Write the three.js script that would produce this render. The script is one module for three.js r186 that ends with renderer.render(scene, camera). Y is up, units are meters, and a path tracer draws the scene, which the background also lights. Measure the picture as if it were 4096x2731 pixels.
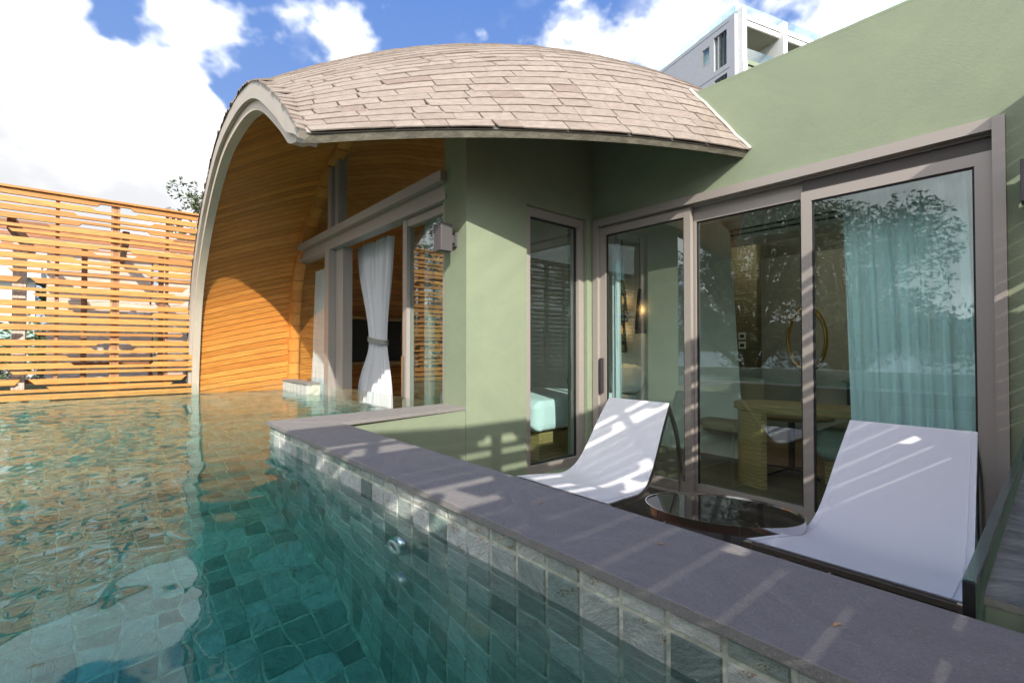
import * as THREE from 'three';
import { mergeGeometries } from 'three/addons/utils/BufferGeometryUtils.js';
import { RoundedBoxGeometry } from 'three/addons/geometries/RoundedBoxGeometry.js';
import { createNoise3D } from 'simplex-noise';

// ---------------------------------------------------------------- camera, sky, sun, exposure
const scene = new THREE.Scene();
const YAW = THREE.MathUtils.degToRad(40.8), PITCH = THREE.MathUtils.degToRad(0.89), FOCAL = 1091.02;
const FWD = new THREE.Vector3(-Math.cos(YAW) * Math.cos(PITCH), Math.sin(PITCH), -Math.sin(YAW) * Math.cos(PITCH));
const RIGHT = new THREE.Vector3(Math.sin(YAW), 0, -Math.cos(YAW));
const UPV = new THREE.Vector3().crossVectors(RIGHT, FWD);
const EYE = new THREE.Vector3(0, 1.25, 0);
const camera = new THREE.PerspectiveCamera(71.41, 1024 / 682, 0.05, 12000);
camera.position.copy(EYE);
camera.lookAt(EYE.clone().add(FWD));
const renderer = new THREE.WebGLRenderer();
renderer.toneMapping = THREE.LinearToneMapping;
renderer.toneMappingExposure = 1.55;
renderer.shadowMap.enabled = true;
const SUN = new THREE.Vector3(1.5, 1, 0.75).normalize();
const sun = new THREE.DirectionalLight(new THREE.Color(1, 0.93, 0.82), 4.35);
sun.position.copy(SUN).multiplyScalar(40);
sun.castShadow = true;
sun.shadow.mapSize.set(4096, 4096);
Object.assign(sun.shadow.camera, { left: -16, right: 16, top: 16, bottom: -16, near: 1, far: 120 });
scene.add(sun, sun.target);

let seed = 7;
const rnd = () => { seed = (seed * 16807) % 2147483647; return seed / 2147483647; };
const rr = (a, b) => a + (b - a) * rnd();
const noise3 = createNoise3D(rnd);
function fbm(x, y, z, oct) { let v = 0, a = 0.5, f = 1; for (let i = 0; i < oct; i++) { v += a * noise3(x * f, y * f, z * f); a *= 0.52; f *= 2.05; } return v; }
const sstep = (a, b, x) => { const t = Math.min(1, Math.max(0, (x - a) / (b - a))); return t * t * (3 - 2 * t); };
const mix = (a, b, t) => a + (b - a) * t;
const dirOf = (px, py) => FWD.clone().addScaledVector(RIGHT, (px - 1176) / FOCAL).addScaledVector(UPV, -(py - 784.1) / FOCAL).normalize();

{ // daylight sky with cumulus and thin wisps
  const W = 3072, H = 1536, data = new Float32Array(W * H * 4);
  // cumulus clouds: direction, angular radius, strength
  const blobs = [[-320, 20, 0.15, 1.1], [-170, 110, 0.11, 1.1], [-260, 250, 0.22, 1.1], [-30, 250, 0.13, 1.1], [120, 290, 0.10, 1], [260, 290, 0.075, 1], [395, 205, 0.045, .8], [400, 290, 0.075, .9], [120, 380, 0.17, 1], [300, 370, 0.12, .9], [455, 330, .06, .7], [460, 410, .08, .7],
    [380, 20, 0.05, .5], [440, 60, 0.055, .55], [520, 90, 0.05, .5], [660, 20, 0.05, .45], [770, 60, 0.075, .52], [770, 120, 0.06, .5], [840, 80, .04, .4], [1250, 60, 0.07, .42], [1350, 40, 0.06, .42], [1580, 20, 0.075, .95], [1600, 90, 0.07, .6], [1450, 110, 0.06, .5], [1390, 130, .04, .55], [1330, 90, .05, .4], [1110, 85, .03, .55], [1520, 130, .05, .45], [1880, 30, 0.12, .45], [2250, -150, 0.2, .6],
    [900, -500, 0.2, .8], [1700, -700, 0.25, .8], [2600, 300, .2, .8]].map(([x, y, r, s]) => [dirOf(x, y), r, s]);
  // the rest of the dome carries the same kind of scattered cumulus
  let sd = 91; const r2 = () => { sd = (sd * 16807) % 2147483647; return sd / 2147483647; };
  for (let i = 0; i < 110; i++) {
    const a = r2() * 6.283, e = 0.12 + 0.9 * r2() * r2(), d = new THREE.Vector3(Math.cos(a) * Math.cos(e), Math.sin(e), Math.sin(a) * Math.cos(e)), rad = 0.08 + 0.16 * r2(), st = 0.4 + 0.6 * r2();
    if (d.dot(FWD) < 0.45) blobs.push([d, rad, st]);
  }
  for (let j = 0; j < H; j++) {
    const el = ((j + 0.5) / H - 0.5) * Math.PI, y = Math.sin(el), c = Math.cos(el);
    for (let i = 0; i < W; i++) {
      const k = (j * W + i) * 4;
      if (el < -0.03) { data[k] = 0.17; data[k + 1] = 0.21; data[k + 2] = 0.24; data[k + 3] = 1; continue; }
      const az = ((i + 0.5) / W - 0.5) * 2 * Math.PI, x = Math.cos(az) * c, z = Math.sin(az) * c;
      const t = Math.pow(Math.max(0, y), 0.55);
      let r = mix(0.42, 0.010, t), g = mix(0.56, 0.115, t), b = mix(0.76, 0.47, t);
      const sd = Math.max(0, x * SUN.x + y * SUN.y + z * SUN.z), glow = 0.4 * Math.pow(sd, 8) + 0.38 * Math.pow(sd, 2.5), lift = 1 + 1.4 * Math.pow(sd, 1.6);
      r += glow; g += glow * 0.95; b += glow * 0.85;
      let f = -0.50, fs = -0.42;
      for (let bi = 0; bi < blobs.length; bi++) { const [d, rad, st] = blobs[bi], q = (2 - 2 * (d.x * x + d.y * y + d.z * z)) / (rad * rad); if (q < 5) { const v = st * Math.exp(-q * 1.2); if (bi >= 12 && bi < 30) fs += v; else f += v; } }
      const warp = noise3(x * 3, y * 3, z * 3) * 0.25, n = fbm(x * 4.2 + warp, y * 6.5 + 3, z * 4.2 - warp, 6), fine = fbm(x * 17, y * 22, z * 17, 5);
      f += 0.50 * n + 0.13 * fine; fs += 0.55 * n + 0.42 * fine;
      const dens = Math.max(sstep(-0.03, 0.26, f), 0.9 * sstep(-0.08, 0.62, fs)), thick = sstep(0.12, 0.95, f);
      const wisp = 0.22 * sstep(0.05, 0.55, fbm(x * 2.2 + y * 4 + 9, y * 2.5, z * 5, 5));
      r = mix(r, 0.95, wisp); g = mix(g, 0.97, wisp); b = mix(b, 1.02, wisp);
      const grey = thick * (1 - sstep(0.18, 0.42, y + 0.18 * n)) * 0.46, wv = 1.2 * (1 - grey) * lift;
      r = mix(r, wv * 0.99, dens); g = mix(g, wv * (1 + 0.01 * grey), dens); b = mix(b, wv * (1.01 + 0.06 * grey), dens);
      data[k] = r * 0.9; data[k + 1] = g * 0.9; data[k + 2] = b * 0.9; data[k + 3] = 1;
    }
  }
  const sky = new THREE.DataTexture(data, W, H, THREE.RGBAFormat, THREE.FloatType);
  sky.mapping = THREE.EquirectangularReflectionMapping; sky.magFilter = THREE.LinearFilter; sky.needsUpdate = true;
  scene.background = sky; scene.environment = sky;
}

// ---------------------------------------------------------------- helpers
const names = new Map();
function numbered(n) { const k = names.get(n) ?? 0; names.set(n, k + 1); return k ? `${n}_${String(k).padStart(3, '0')}` : n; }
function put(o) { o.castShadow = o.receiveShadow = true; return o; }
function part(name, geo, mat, parent, label) { const m = put(new THREE.Mesh(geo, mat)); m.name = name; if (label) m.userData.label = label; parent.add(m); return m; }
function group(name, parent) { const g = new THREE.Group(); g.name = name; parent.add(g); return g; }
function thing(name, label, category, grp) { const g = new THREE.Group(); g.name = numbered(name); g.userData = { label, category }; if (grp) g.userData.group = grp; scene.add(g); return g; }
function thingMesh(name, geo, mat, label, category, grp) { const m = put(new THREE.Mesh(geo, mat)); m.name = numbered(name); m.userData = { label, category }; if (grp) m.userData.group = grp; scene.add(m); return m; }
function struct(name, geo, mat) { const m = geo ? put(new THREE.Mesh(geo, mat)) : new THREE.Group(); m.name = numbered(name); m.userData.kind = 'structure'; scene.add(m); return m; }
function copyOf(t, label) { const c = t.clone(); c.name = numbered(t.name.replace(/_\d{3}$/, '')); c.userData = { ...t.userData }; if (label) c.userData.label = label; scene.add(c); return c; }

// box with uv in metres; `along` is the axis the grain follows
function box(x0, x1, y0, y1, z0, z1, along = 'x', off = 0) {
  const g = new THREE.BoxGeometry(x1 - x0, y1 - y0, z1 - z0);
  g.translate((x0 + x1) / 2, (y0 + y1) / 2, (z0 + z1) / 2);
  return boxUV(g, along, off);
}
function boxUV(g, along = 'x', off = 0) {
  const p = g.attributes.position, n = g.attributes.normal, uv = g.attributes.uv;
  for (let i = 0; i < p.count; i++) {
    const x = p.getX(i), y = p.getY(i), z = p.getZ(i), ax = Math.abs(n.getX(i)), ay = Math.abs(n.getY(i)), az = Math.abs(n.getZ(i));
    let a, b;
    if (ax >= ay && ax >= az) { a = z; b = y; if (along === 'y') [a, b] = [b, a]; }
    else if (ay >= az) { a = x; b = z; if (along === 'z') [a, b] = [b, a]; }
    else { a = x; b = y; if (along === 'y') [a, b] = [b, a]; }
    uv.setXY(i, a + off * 1.37, b + off * 0.71);
  }
  return g;
}
function rbox(x0, x1, y0, y1, z0, z1, r = 0.01, along = 'x', off = 0) {
  const g = new RoundedBoxGeometry(x1 - x0, y1 - y0, z1 - z0, 3, Math.min(r, (x1 - x0) / 2.01, (y1 - y0) / 2.01, (z1 - z0) / 2.01));
  g.translate((x0 + x1) / 2, (y0 + y1) / 2, (z0 + z1) / 2);
  return boxUV(g, along, off);
}
// a surface from a grid of points fn(i/n, j/m) -> [x,y,z]; uv given by fuv or in metres
function sheet(n, m, fn, su = 1, sv = 1) {
  const pos = [], uv = [], idx = [];
  for (let j = 0; j <= m; j++) for (let i = 0; i <= n; i++) { pos.push(...fn(i / n, j / m)); uv.push(i / n * su, j / m * sv); }
  for (let j = 0; j < m; j++) for (let i = 0; i < n; i++) { const a = j * (n + 1) + i, b = a + 1, c = a + n + 1, d = c + 1; idx.push(a, b, d, a, d, c); }
  const g = new THREE.BufferGeometry();
  g.setAttribute('position', new THREE.Float32BufferAttribute(pos, 3)); g.setAttribute('uv', new THREE.Float32BufferAttribute(uv, 2)); g.setIndex(idx); g.computeVertexNormals();
  return g;
}
// rectangular bar swept along a list of points, width w along side vector, height h across
function sweep(pts, w, h, side = new THREE.Vector3(1, 0, 0)) {
  const pos = [], uv = [], idx = []; let L = 0;
  const n = pts.length, V = pts.map((p) => new THREE.Vector3(...p));
  for (let i = 0; i < n; i++) {
    const t = V[Math.min(i + 1, n - 1)].clone().sub(V[Math.max(i - 1, 0)]).normalize(), s = side.clone().addScaledVector(t, -side.dot(t)).normalize(), u = new THREE.Vector3().crossVectors(t, s);
    if (i) L += V[i].distanceTo(V[i - 1]);
    const c = [[-1, -1], [1, -1], [1, -1], [1, 1], [1, 1], [-1, 1], [-1, 1], [-1, -1]];
    c.forEach(([a, b], k) => { const q = V[i].clone().addScaledVector(s, a * w / 2).addScaledVector(u, b * h / 2); pos.push(q.x, q.y, q.z); uv.push(L, k * 0.02); });
  }
  for (let i = 0; i < n - 1; i++) for (let k = 0; k < 4; k++) { const a = i * 8 + k * 2, b = a + 1, c = a + 8, d = b + 8; idx.push(a, b, d, a, d, c); }
  const capA = [0, 2, 4, 6], e = (n - 1) * 8, capB = [e, e + 2, e + 4, e + 6];
  idx.push(capA[0], capA[2], capA[1], capA[0], capA[3], capA[2], capB[0], capB[1], capB[2], capB[0], capB[2], capB[3]);
  const g = new THREE.BufferGeometry();
  g.setAttribute('position', new THREE.Float32BufferAttribute(pos, 3)); g.setAttribute('uv', new THREE.Float32BufferAttribute(uv, 2)); g.setIndex(idx);
  const ng = g.toNonIndexed(); ng.computeVertexNormals(); return ng;
}
function tube(pts, r, seg = 40, rad = 8) { return new THREE.TubeGeometry(new THREE.CatmullRomCurve3(pts.map((p) => new THREE.Vector3(...p))), seg, r, rad, false); }
function cyl(x, y0, y1, z, r0, r1 = r0, seg = 24) { const g = new THREE.CylinderGeometry(r1, r0, y1 - y0, seg); g.translate(x, (y0 + y1) / 2, z); return g; }
const merge = (a) => mergeGeometries(a.map((g) => { const h = g.index ? g.toNonIndexed() : g; for (const k of Object.keys(h.attributes)) if (!['position', 'normal', 'uv', 'color'].includes(k)) h.deleteAttribute(k); return h; }));
function tint(g, c) { const n = g.attributes.position.count, a = new Float32Array(n * 3); for (let i = 0; i < n; i++) a.set(c, i * 3); g.setAttribute('color', new THREE.BufferAttribute(a, 3)); return g; }

// ---------------------------------------------------------------- textures (colour, grain and fine relief only)
const TAU = Math.PI * 2;
// noise that tiles over [0,1)^2
function tn(u, v, f, s = 0) { const R = f / TAU; return noise3(Math.cos(u * TAU) * R + s, Math.sin(u * TAU) * R + Math.cos(v * TAU) * R * 1.3, Math.sin(v * TAU) * R * 1.3 - s); }
function tex(n, size, fn, srgb = true, m = n) {
  const d = new Uint8Array(n * m * 4);
  for (let j = 0; j < m; j++) for (let i = 0; i < n; i++) {
    const c = fn(i / n, j / m), k = (j * n + i) * 4;
    for (let q = 0; q < 3; q++) d[k + q] = Math.max(0, Math.min(255, Math.round(255 * (Array.isArray(c) ? c[q] : c))));
    d[k + 3] = 255;
  }
  const t = new THREE.DataTexture(d, n, m);
  t.wrapS = t.wrapT = THREE.RepeatWrapping; t.magFilter = THREE.LinearFilter; t.colorSpace = srgb ? THREE.SRGBColorSpace : THREE.NoColorSpace;
  t.repeat.set(1 / (Array.isArray(size) ? size[0] : size), 1 / (Array.isArray(size) ? size[1] : size)); t.needsUpdate = true; return t;
}
const wn = (() => { let s = 3; return () => { s = (s * 16807) % 2147483647; return s / 2147483647; }; })();
// plaster: trowel marks and dust
const plasterBump = tex(512, 0.9, (u, v) => 0.5 + 0.22 * tn(u, v, 30) + 0.2 * tn(u, v, 70, 4) + 0.12 * tn(u, v, 150, 8), false);
const plasterCol = tex(512, 2.6, (u, v) => { const n = 0.5 * tn(u, v, 6) + 0.3 * tn(u, v, 17, 3) + 0.25 * tn(u, v, 60, 9); const k = 0.95 + 0.035 * n; return [k, k, k - 0.01 * n]; });
const graniteCol = tex(1024, 0.75, (u, v) => { const n = 0.5 + 0.16 * tn(u, v, 9) + 0.12 * tn(u, v, 28, 5), g = wn(), s = tn(u, v, 180, 2) + 0.6 * tn(u, v, 110, 7); const fl = s > 0.75 ? 0.18 * (s - 0.55) : s < -0.8 ? -0.06 : 0; const k = 0.515 + 0.09 * (n - 0.5) + (g - 0.5) * 0.07 + fl; return [k, k * 0.99, k]; });
const graniteBump = tex(512, 0.5, (u, v) => 0.5 + 0.25 * tn(u, v, 90, 2) + 0.2 * tn(u, v, 40, 1) + 0.2 * (wn() - 0.5), false);
const stoneCol = tex(1024, 0.62, (u, v) => { const n = 0.5 * tn(u, v, 10) + 0.35 * tn(u, v, 30, 5) + 0.25 * tn(u, v, 90, 2), pit = tn(u, v, 150, 9) > 0.66 ? -0.14 : 0, rust = 0.8 * sstep(0.55, 0.9, tn(u, v, 9, 21) * 0.75 + 0.45 * tn(u, v, 85, 13)); const k = 0.82 + 0.10 * n + pit + (wn() - 0.5) * 0.06; return [k * mix(1, 0.80, rust), k * mix(1.0, 0.62, rust), k * mix(0.99, 0.45, rust)]; });
const stoneBump = tex(512, 0.62, (u, v) => 0.5 + 0.3 * tn(u, v, 40, 3) + (tn(u, v, 100, 9) > 0.55 ? -0.3 : 0), false);
const woodCol = tex(512, [1.7, 0.42], (u, v) => { const w = tn(u, v, 5, 2) * 0.07, g = Math.sin((v + w) * TAU * 9 + 2.5 * tn(u * 1, v, 4, 8)) * 0.5, f = tn(u, (v * 7) % 1, 26, 3) * 0.4 + tn(u, (v * 3) % 1, 9, 6) * 0.5; const k = 0.84 + 0.07 * g + 0.10 * f + (wn() - 0.5) * 0.03; return [k, k * mix(0.985, 0.93, 0.5 - g * 0.5), k * mix(0.97, 0.84, 0.5 - g * 0.5)]; }, true, 1024);
const woodBump = tex(512, [1.7, 0.42], (u, v) => 0.5 + 0.25 * Math.sin(v * TAU * 24 + 2 * tn(u, v, 5, 2)) * 0.5 + 0.3 * tn(u, (v * 8) % 1, 20, 3), false);
const shingleCol = tex(1024, 0.8, (u, v) => { const g = wn(), n = tn(u, v, 12) * 0.5 + 0.4 * tn(u, v, 60, 4); const sp = g > 0.86 ? 0.30 : g < 0.2 ? -0.22 : 0; const k = 0.72 + 0.08 * n + sp * 0.8 + (wn() - 0.5) * 0.14; return [k, k * 0.985, k * 0.97]; });
const grainBump = tex(512, 0.4, () => wn(), false);
const weaveBump = tex(256, 0.05, (u, v) => 0.5 + 0.25 * Math.sin(u * TAU * 24) + 0.25 * Math.sin(v * TAU * 24), false);
const concreteCol = tex(512, 1.1, (u, v) => { const k = 0.80 + 0.12 * tn(u, v, 7) + 0.09 * tn(u, v, 25, 4) + 0.06 * tn(u, v, 80, 2); return [k, k * 0.99, k * 0.96]; });
const paleWoodCol = tex(512, [1.6, 0.5], (u, v) => { const k = 0.86 + 0.07 * Math.sin(v * TAU * 14 + 3 * tn(u, v, 4, 8)) + 0.08 * tn(u, (v * 6) % 1, 22, 3); return [k, k * 0.98, k * 0.95]; });

// ---------------------------------------------------------------- materials
const std = (o) => new THREE.MeshStandardMaterial(o), phy = (o) => new THREE.MeshPhysicalMaterial(o);
const rgb = (r, g, b) => new THREE.Color().setRGB(r, g, b);
const M = {
  green: std({ color: rgb(0.235, 0.280, 0.188), map: plasterCol, bumpMap: plasterBump, bumpScale: 0.0006, roughness: 0.85 }),
  alu: std({ color: rgb(0.315, 0.282, 0.258), metalness: 0.15, roughness: 0.42 }),
  aluDark: std({ color: rgb(0.05, 0.042, 0.04), metalness: 0.3, roughness: 0.5 }),
  gasket: std({ color: rgb(0.01, 0.01, 0.011), roughness: 0.7 }),
  beige: std({ color: rgb(0.41, 0.36, 0.31), map: plasterCol, roughness: 0.6 }),
  beigeInner: std({ color: rgb(0.50, 0.43, 0.35), map: plasterCol, roughness: 0.6 }),
  fascia: std({ color: rgb(0.21, 0.20, 0.165), map: concreteCol, roughness: 0.55 }),
  flash: std({ color: rgb(0.78, 0.74, 0.64), roughness: 0.6 }),
  granite: std({ color: rgb(0.93, 0.89, 0.83), map: graniteCol, bumpMap: graniteBump, bumpScale: 0.0012, roughness: 0.72 }),
  grout: std({ color: rgb(0.66, 0.71, 0.63), map: concreteCol, roughness: 0.9 }),
  steel: std({ color: rgb(0.62, 0.58, 0.55), metalness: 1, roughness: 0.28 }),
  chrome: std({ color: rgb(0.75, 0.74, 0.74), metalness: 1, roughness: 0.12 }),
  sling: phy({ color: rgb(0.74, 0.74, 0.78), bumpMap: weaveBump, bumpScale: 0.0006, roughness: 0.75, sheen: 0.2, sheenColor: rgb(1, 1, 1) }),
  glass: phy({ color: rgb(0.86, 0.96, 0.95), transmission: 1, roughness: 0, ior: 1.9, thickness: 0 }),
  glassTint: phy({ color: rgb(0.84, 0.94, 0.93), transmission: 1, roughness: 0, ior: 1.75, thickness: 0 }),
  glassClear: phy({ color: rgb(0.93, 0.97, 0.96), transmission: 1, roughness: 0, ior: 1.5, thickness: 0 }),
  glassEdge: std({ color: rgb(0.03, 0.075, 0.075), roughness: 0.12 }),
  smoked: phy({ color: rgb(0.10, 0.09, 0.09), transmission: 0.85, roughness: 0.02, ior: 1.55, thickness: 0 }),
  white: std({ color: rgb(0.74, 0.74, 0.73), map: plasterCol, roughness: 0.8 }),
  greyWall: std({ color: rgb(0.42, 0.43, 0.46), map: plasterCol, roughness: 0.85 }),
  ceiling: std({ color: rgb(0.80, 0.79, 0.76), roughness: 0.9 }),
  interiorWall: std({ color: rgb(0.70, 0.69, 0.63), map: plasterCol, roughness: 0.9 }),
  curtain: phy({ color: rgb(0.80, 0.80, 0.84), roughness: 1, transmission: 0.35, thickness: 0 }),
  sheer: phy({ color: rgb(0.84, 0.93, 0.95), roughness: 1, transmission: 0.12, thickness: 0 }),
  linen: std({ color: rgb(0.78, 0.80, 0.82), roughness: 0.9, bumpMap: weaveBump, bumpScale: 0.0004 }),
  sage: std({ color: rgb(0.33, 0.38, 0.32), roughness: 0.95, bumpMap: weaveBump, bumpScale: 0.0006 }),
  tan: std({ color: rgb(0.36, 0.27, 0.17), roughness: 0.7 }),
  oak: std({ color: rgb(0.50, 0.34, 0.15), map: paleWoodCol, roughness: 0.45 }),
  black: std({ color: rgb(0.012, 0.012, 0.013), roughness: 0.35 }),
  darkMetal: std({ color: rgb(0.055, 0.05, 0.055), metalness: 0.5, roughness: 0.45 }),
  lamp: std({ color: rgb(0.075, 0.068, 0.072), roughness: 0.5, bumpMap: grainBump, bumpScale: 0.0003 }),
  concrete: std({ color: rgb(0.36, 0.35, 0.33), map: concreteCol, roughness: 0.9 }),
  gold: std({ color: rgb(0.85, 0.55, 0.15), metalness: 1, roughness: 0.25 }),
};
const woods = (base, n, spread, opt = {}) => Array.from({ length: n }, () => { const k = 1 + spread * (rnd() * 2 - 1), h = 1 + 0.10 * (rnd() * 2 - 1); return std({ color: rgb(base[0] * k, base[1] * k * h, base[2] * k * h * h), map: woodCol, bumpMap: woodBump, bumpScale: 0.0012, roughness: 0.55, ...opt }); });
const liningWood = woods([0.74, 0.315, 0.072], 9, 0.30, { roughness: 0.32 });
const fenceWood = woods([0.66, 0.315, 0.075], 6, 0.13, { roughness: 0.55 });
const fencePost = woods([0.42, 0.20, 0.10], 3, 0.10);
const deckWood = woods([0.30, 0.13, 0.06], 5, 0.2, { roughness: 0.5 });
const floorWood = woods([0.30, 0.21, 0.12], 5, 0.25, { roughness: 0.4 });
const paleBoards = woods([0.86, 0.80, 0.78], 4, 0.08);
// ================================================================ SETTING: ground, sea, hills
const groundCol = tex(512, 6, (u, v) => { const k = 0.5 + 0.2 * tn(u, v, 8) + 0.2 * tn(u, v, 40, 3); return [k * 0.9, k, k * 0.7]; });
struct('ground', box(-40, 30, -1.7, -1.5, -60, 16), std({ color: rgb(0.16, 0.17, 0.09), map: groundCol, roughness: 1 }));
{
  const g = new THREE.PlaneGeometry(16000, 16000, 1, 1); g.rotateX(-Math.PI / 2); g.translate(0, -16, 0); boxUV(g);
  struct('sea', g, phy({ color: rgb(0.05, 0.13, 0.17), roughness: 0.22, ior: 1.33, bumpMap: tex(256, 9, (u, v) => 0.5 + 0.3 * tn(u, v, 9) + 0.3 * tn(u, v, 26, 4), false), bumpScale: 0.12 }));
  const hill = (a0, a1, dist, h, s) => sheet(120, 10, (u, v) => {
    const a = mix(a0, a1, u), d = dist + v * 900, e = Math.sin(Math.PI * Math.min(1, Math.max(0, u))) ** 0.4, y = -20 + (h * (0.75 + 0.5 * fbm(u * 5 + s, 1, s, 5)) * e) * sstep(0, 0.75, v) + 6 * noise3(u * 90, v * 9, s);
    return [Math.cos(a) * d, y, Math.sin(a) * d];
  }, 200, 20);
  const hm = std({ color: rgb(0.16, 0.17, 0.09), map: groundCol, roughness: 1 });
  const hl = struct('hills', null); part('ridge', hill(0.9, 2.4, 3600, 320, 3), hm, hl); part('ridge', hill(1.9, 3.3, 4600, 300, 8), hm, hl);
}

// ================================================================ VAULTED PAVILION
const SZ = [-0.92, -2.25, -3.75, -5.4];
const SK = [
  [[-7.78, 0], [-7.74, 1.0], [-7.45, 2.05], [-6.75, 2.82], [-5.8, 3.34], [-4.92, 3.46], [-4.12, 3.345], [-3.43, 2.95], [-2.93, 2.545]],
  [[-7.85, 0], [-7.87, 1.2], [-7.65, 2.4], [-6.95, 3.22], [-6.0, 3.87], [-4.95, 4.17], [-3.9, 4.07], [-2.95, 3.53], [-2.27, 2.735]],
  [[-7.9, 0], [-7.95, 1.25], [-7.75, 2.5], [-7.0, 3.4], [-6.0, 4.08], [-4.7, 4.41], [-3.4, 4.26], [-2.31, 3.70], [-1.55, 2.77]],
  [[-7.9, 0], [-7.9, 1.2], [-7.65, 2.4], [-6.9, 3.25], [-5.9, 3.85], [-4.5, 4.1], [-3.1, 3.8], [-2.0, 3.3], [-1.25, 2.75]]];
const secCache = new Map();
function secPts(z) {
  const key = Math.round(z * 500);
  if (secCache.has(key)) return secCache.get(key);
  const w = SZ.map((a, i) => SZ.reduce((p, b, j) => (i === j ? p : p * (z - b) / (a - b)), 1));
  const P = SK[0].map((_, k) => [0, 1].map((c) => SK.reduce((s, row, i) => s + w[i] * row[k][c], 0)));
  P.unshift([2 * P[0][0] - P[1][0], 2 * P[0][1] - P[1][1]]); P.push([2 * P[9][0] - P[8][0], 2 * P[9][1] - P[8][1]]);
  secCache.set(key, P); return P;
}
function shellXY(s, z) {
  z = Math.min(z, -0.92);
  const P = secPts(z), i = Math.max(0, Math.min(7, Math.floor(s))), t = s - i, [a, b, c, d] = P.slice(i, i + 4);
  return [0, 1].map((k) => 0.5 * (2 * b[k] + (c[k] - a[k]) * t + (2 * a[k] - 5 * b[k] + 4 * c[k] - d[k]) * t * t + (3 * b[k] - a[k] - 3 * c[k] + d[k]) * t * t * t));
}
function shell(s, z, off = 0) { // off > 0 goes inward
  const p = shellXY(s, z), e = 0.02, a = shellXY(s - e, z), b = shellXY(s + e, z), tx = b[0] - a[0], ty = b[1] - a[1], l = Math.hypot(tx, ty);
  return [p[0] + ty / l * off, p[1] - tx / l * off, z];
}
// the shell thins towards the eave
const thin = (s) => mix(1, 0.38, sstep(7.45, 8, s));
const arcCache = new Map();
function sAt(f, z) { // s at arc fraction f measured from the eave
  const key = Math.round(z * 100);
  let A = arcCache.get(key);
  if (!A) { A = [0]; let q = shellXY(8, z); for (let i = 1; i <= 160; i++) { const p = shellXY(8 - i * 0.05, z); A.push(A[i - 1] + Math.hypot(p[0] - q[0], p[1] - q[1])); q = p; } arcCache.set(key, A); }
  const L = A[160] * f; let i = 0; while (i < 159 && A[i + 1] < L) i++;
  return 8 - (i + (L - A[i]) / (A[i + 1] - A[i])) * 0.05;
}
const pavilion = thing('vaulted_pavilion', 'bedroom pavilion with humped shingle roof and timber lined vault opening onto the pool', 'building');
const sCut = (z) => { for (let s = 8; s > 3; s -= 0.02) if (shellXY(s, z)[1] > 3.44) return s; return 3; };
const felt = std({ color: rgb(0.06, 0.05, 0.045), roughness: 0.95 });
const roof = part('roof', merge([sheet(80, 16, (u, v) => { const z = mix(-0.90, -3.75, v); return shell(8 * u, z, 0.012); }), sheet(80, 8, (u, v) => { const z = mix(-3.75, -5.4, v); return shell(sCut(z) * u, z, 0.012); })]), felt, pavilion);
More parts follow.
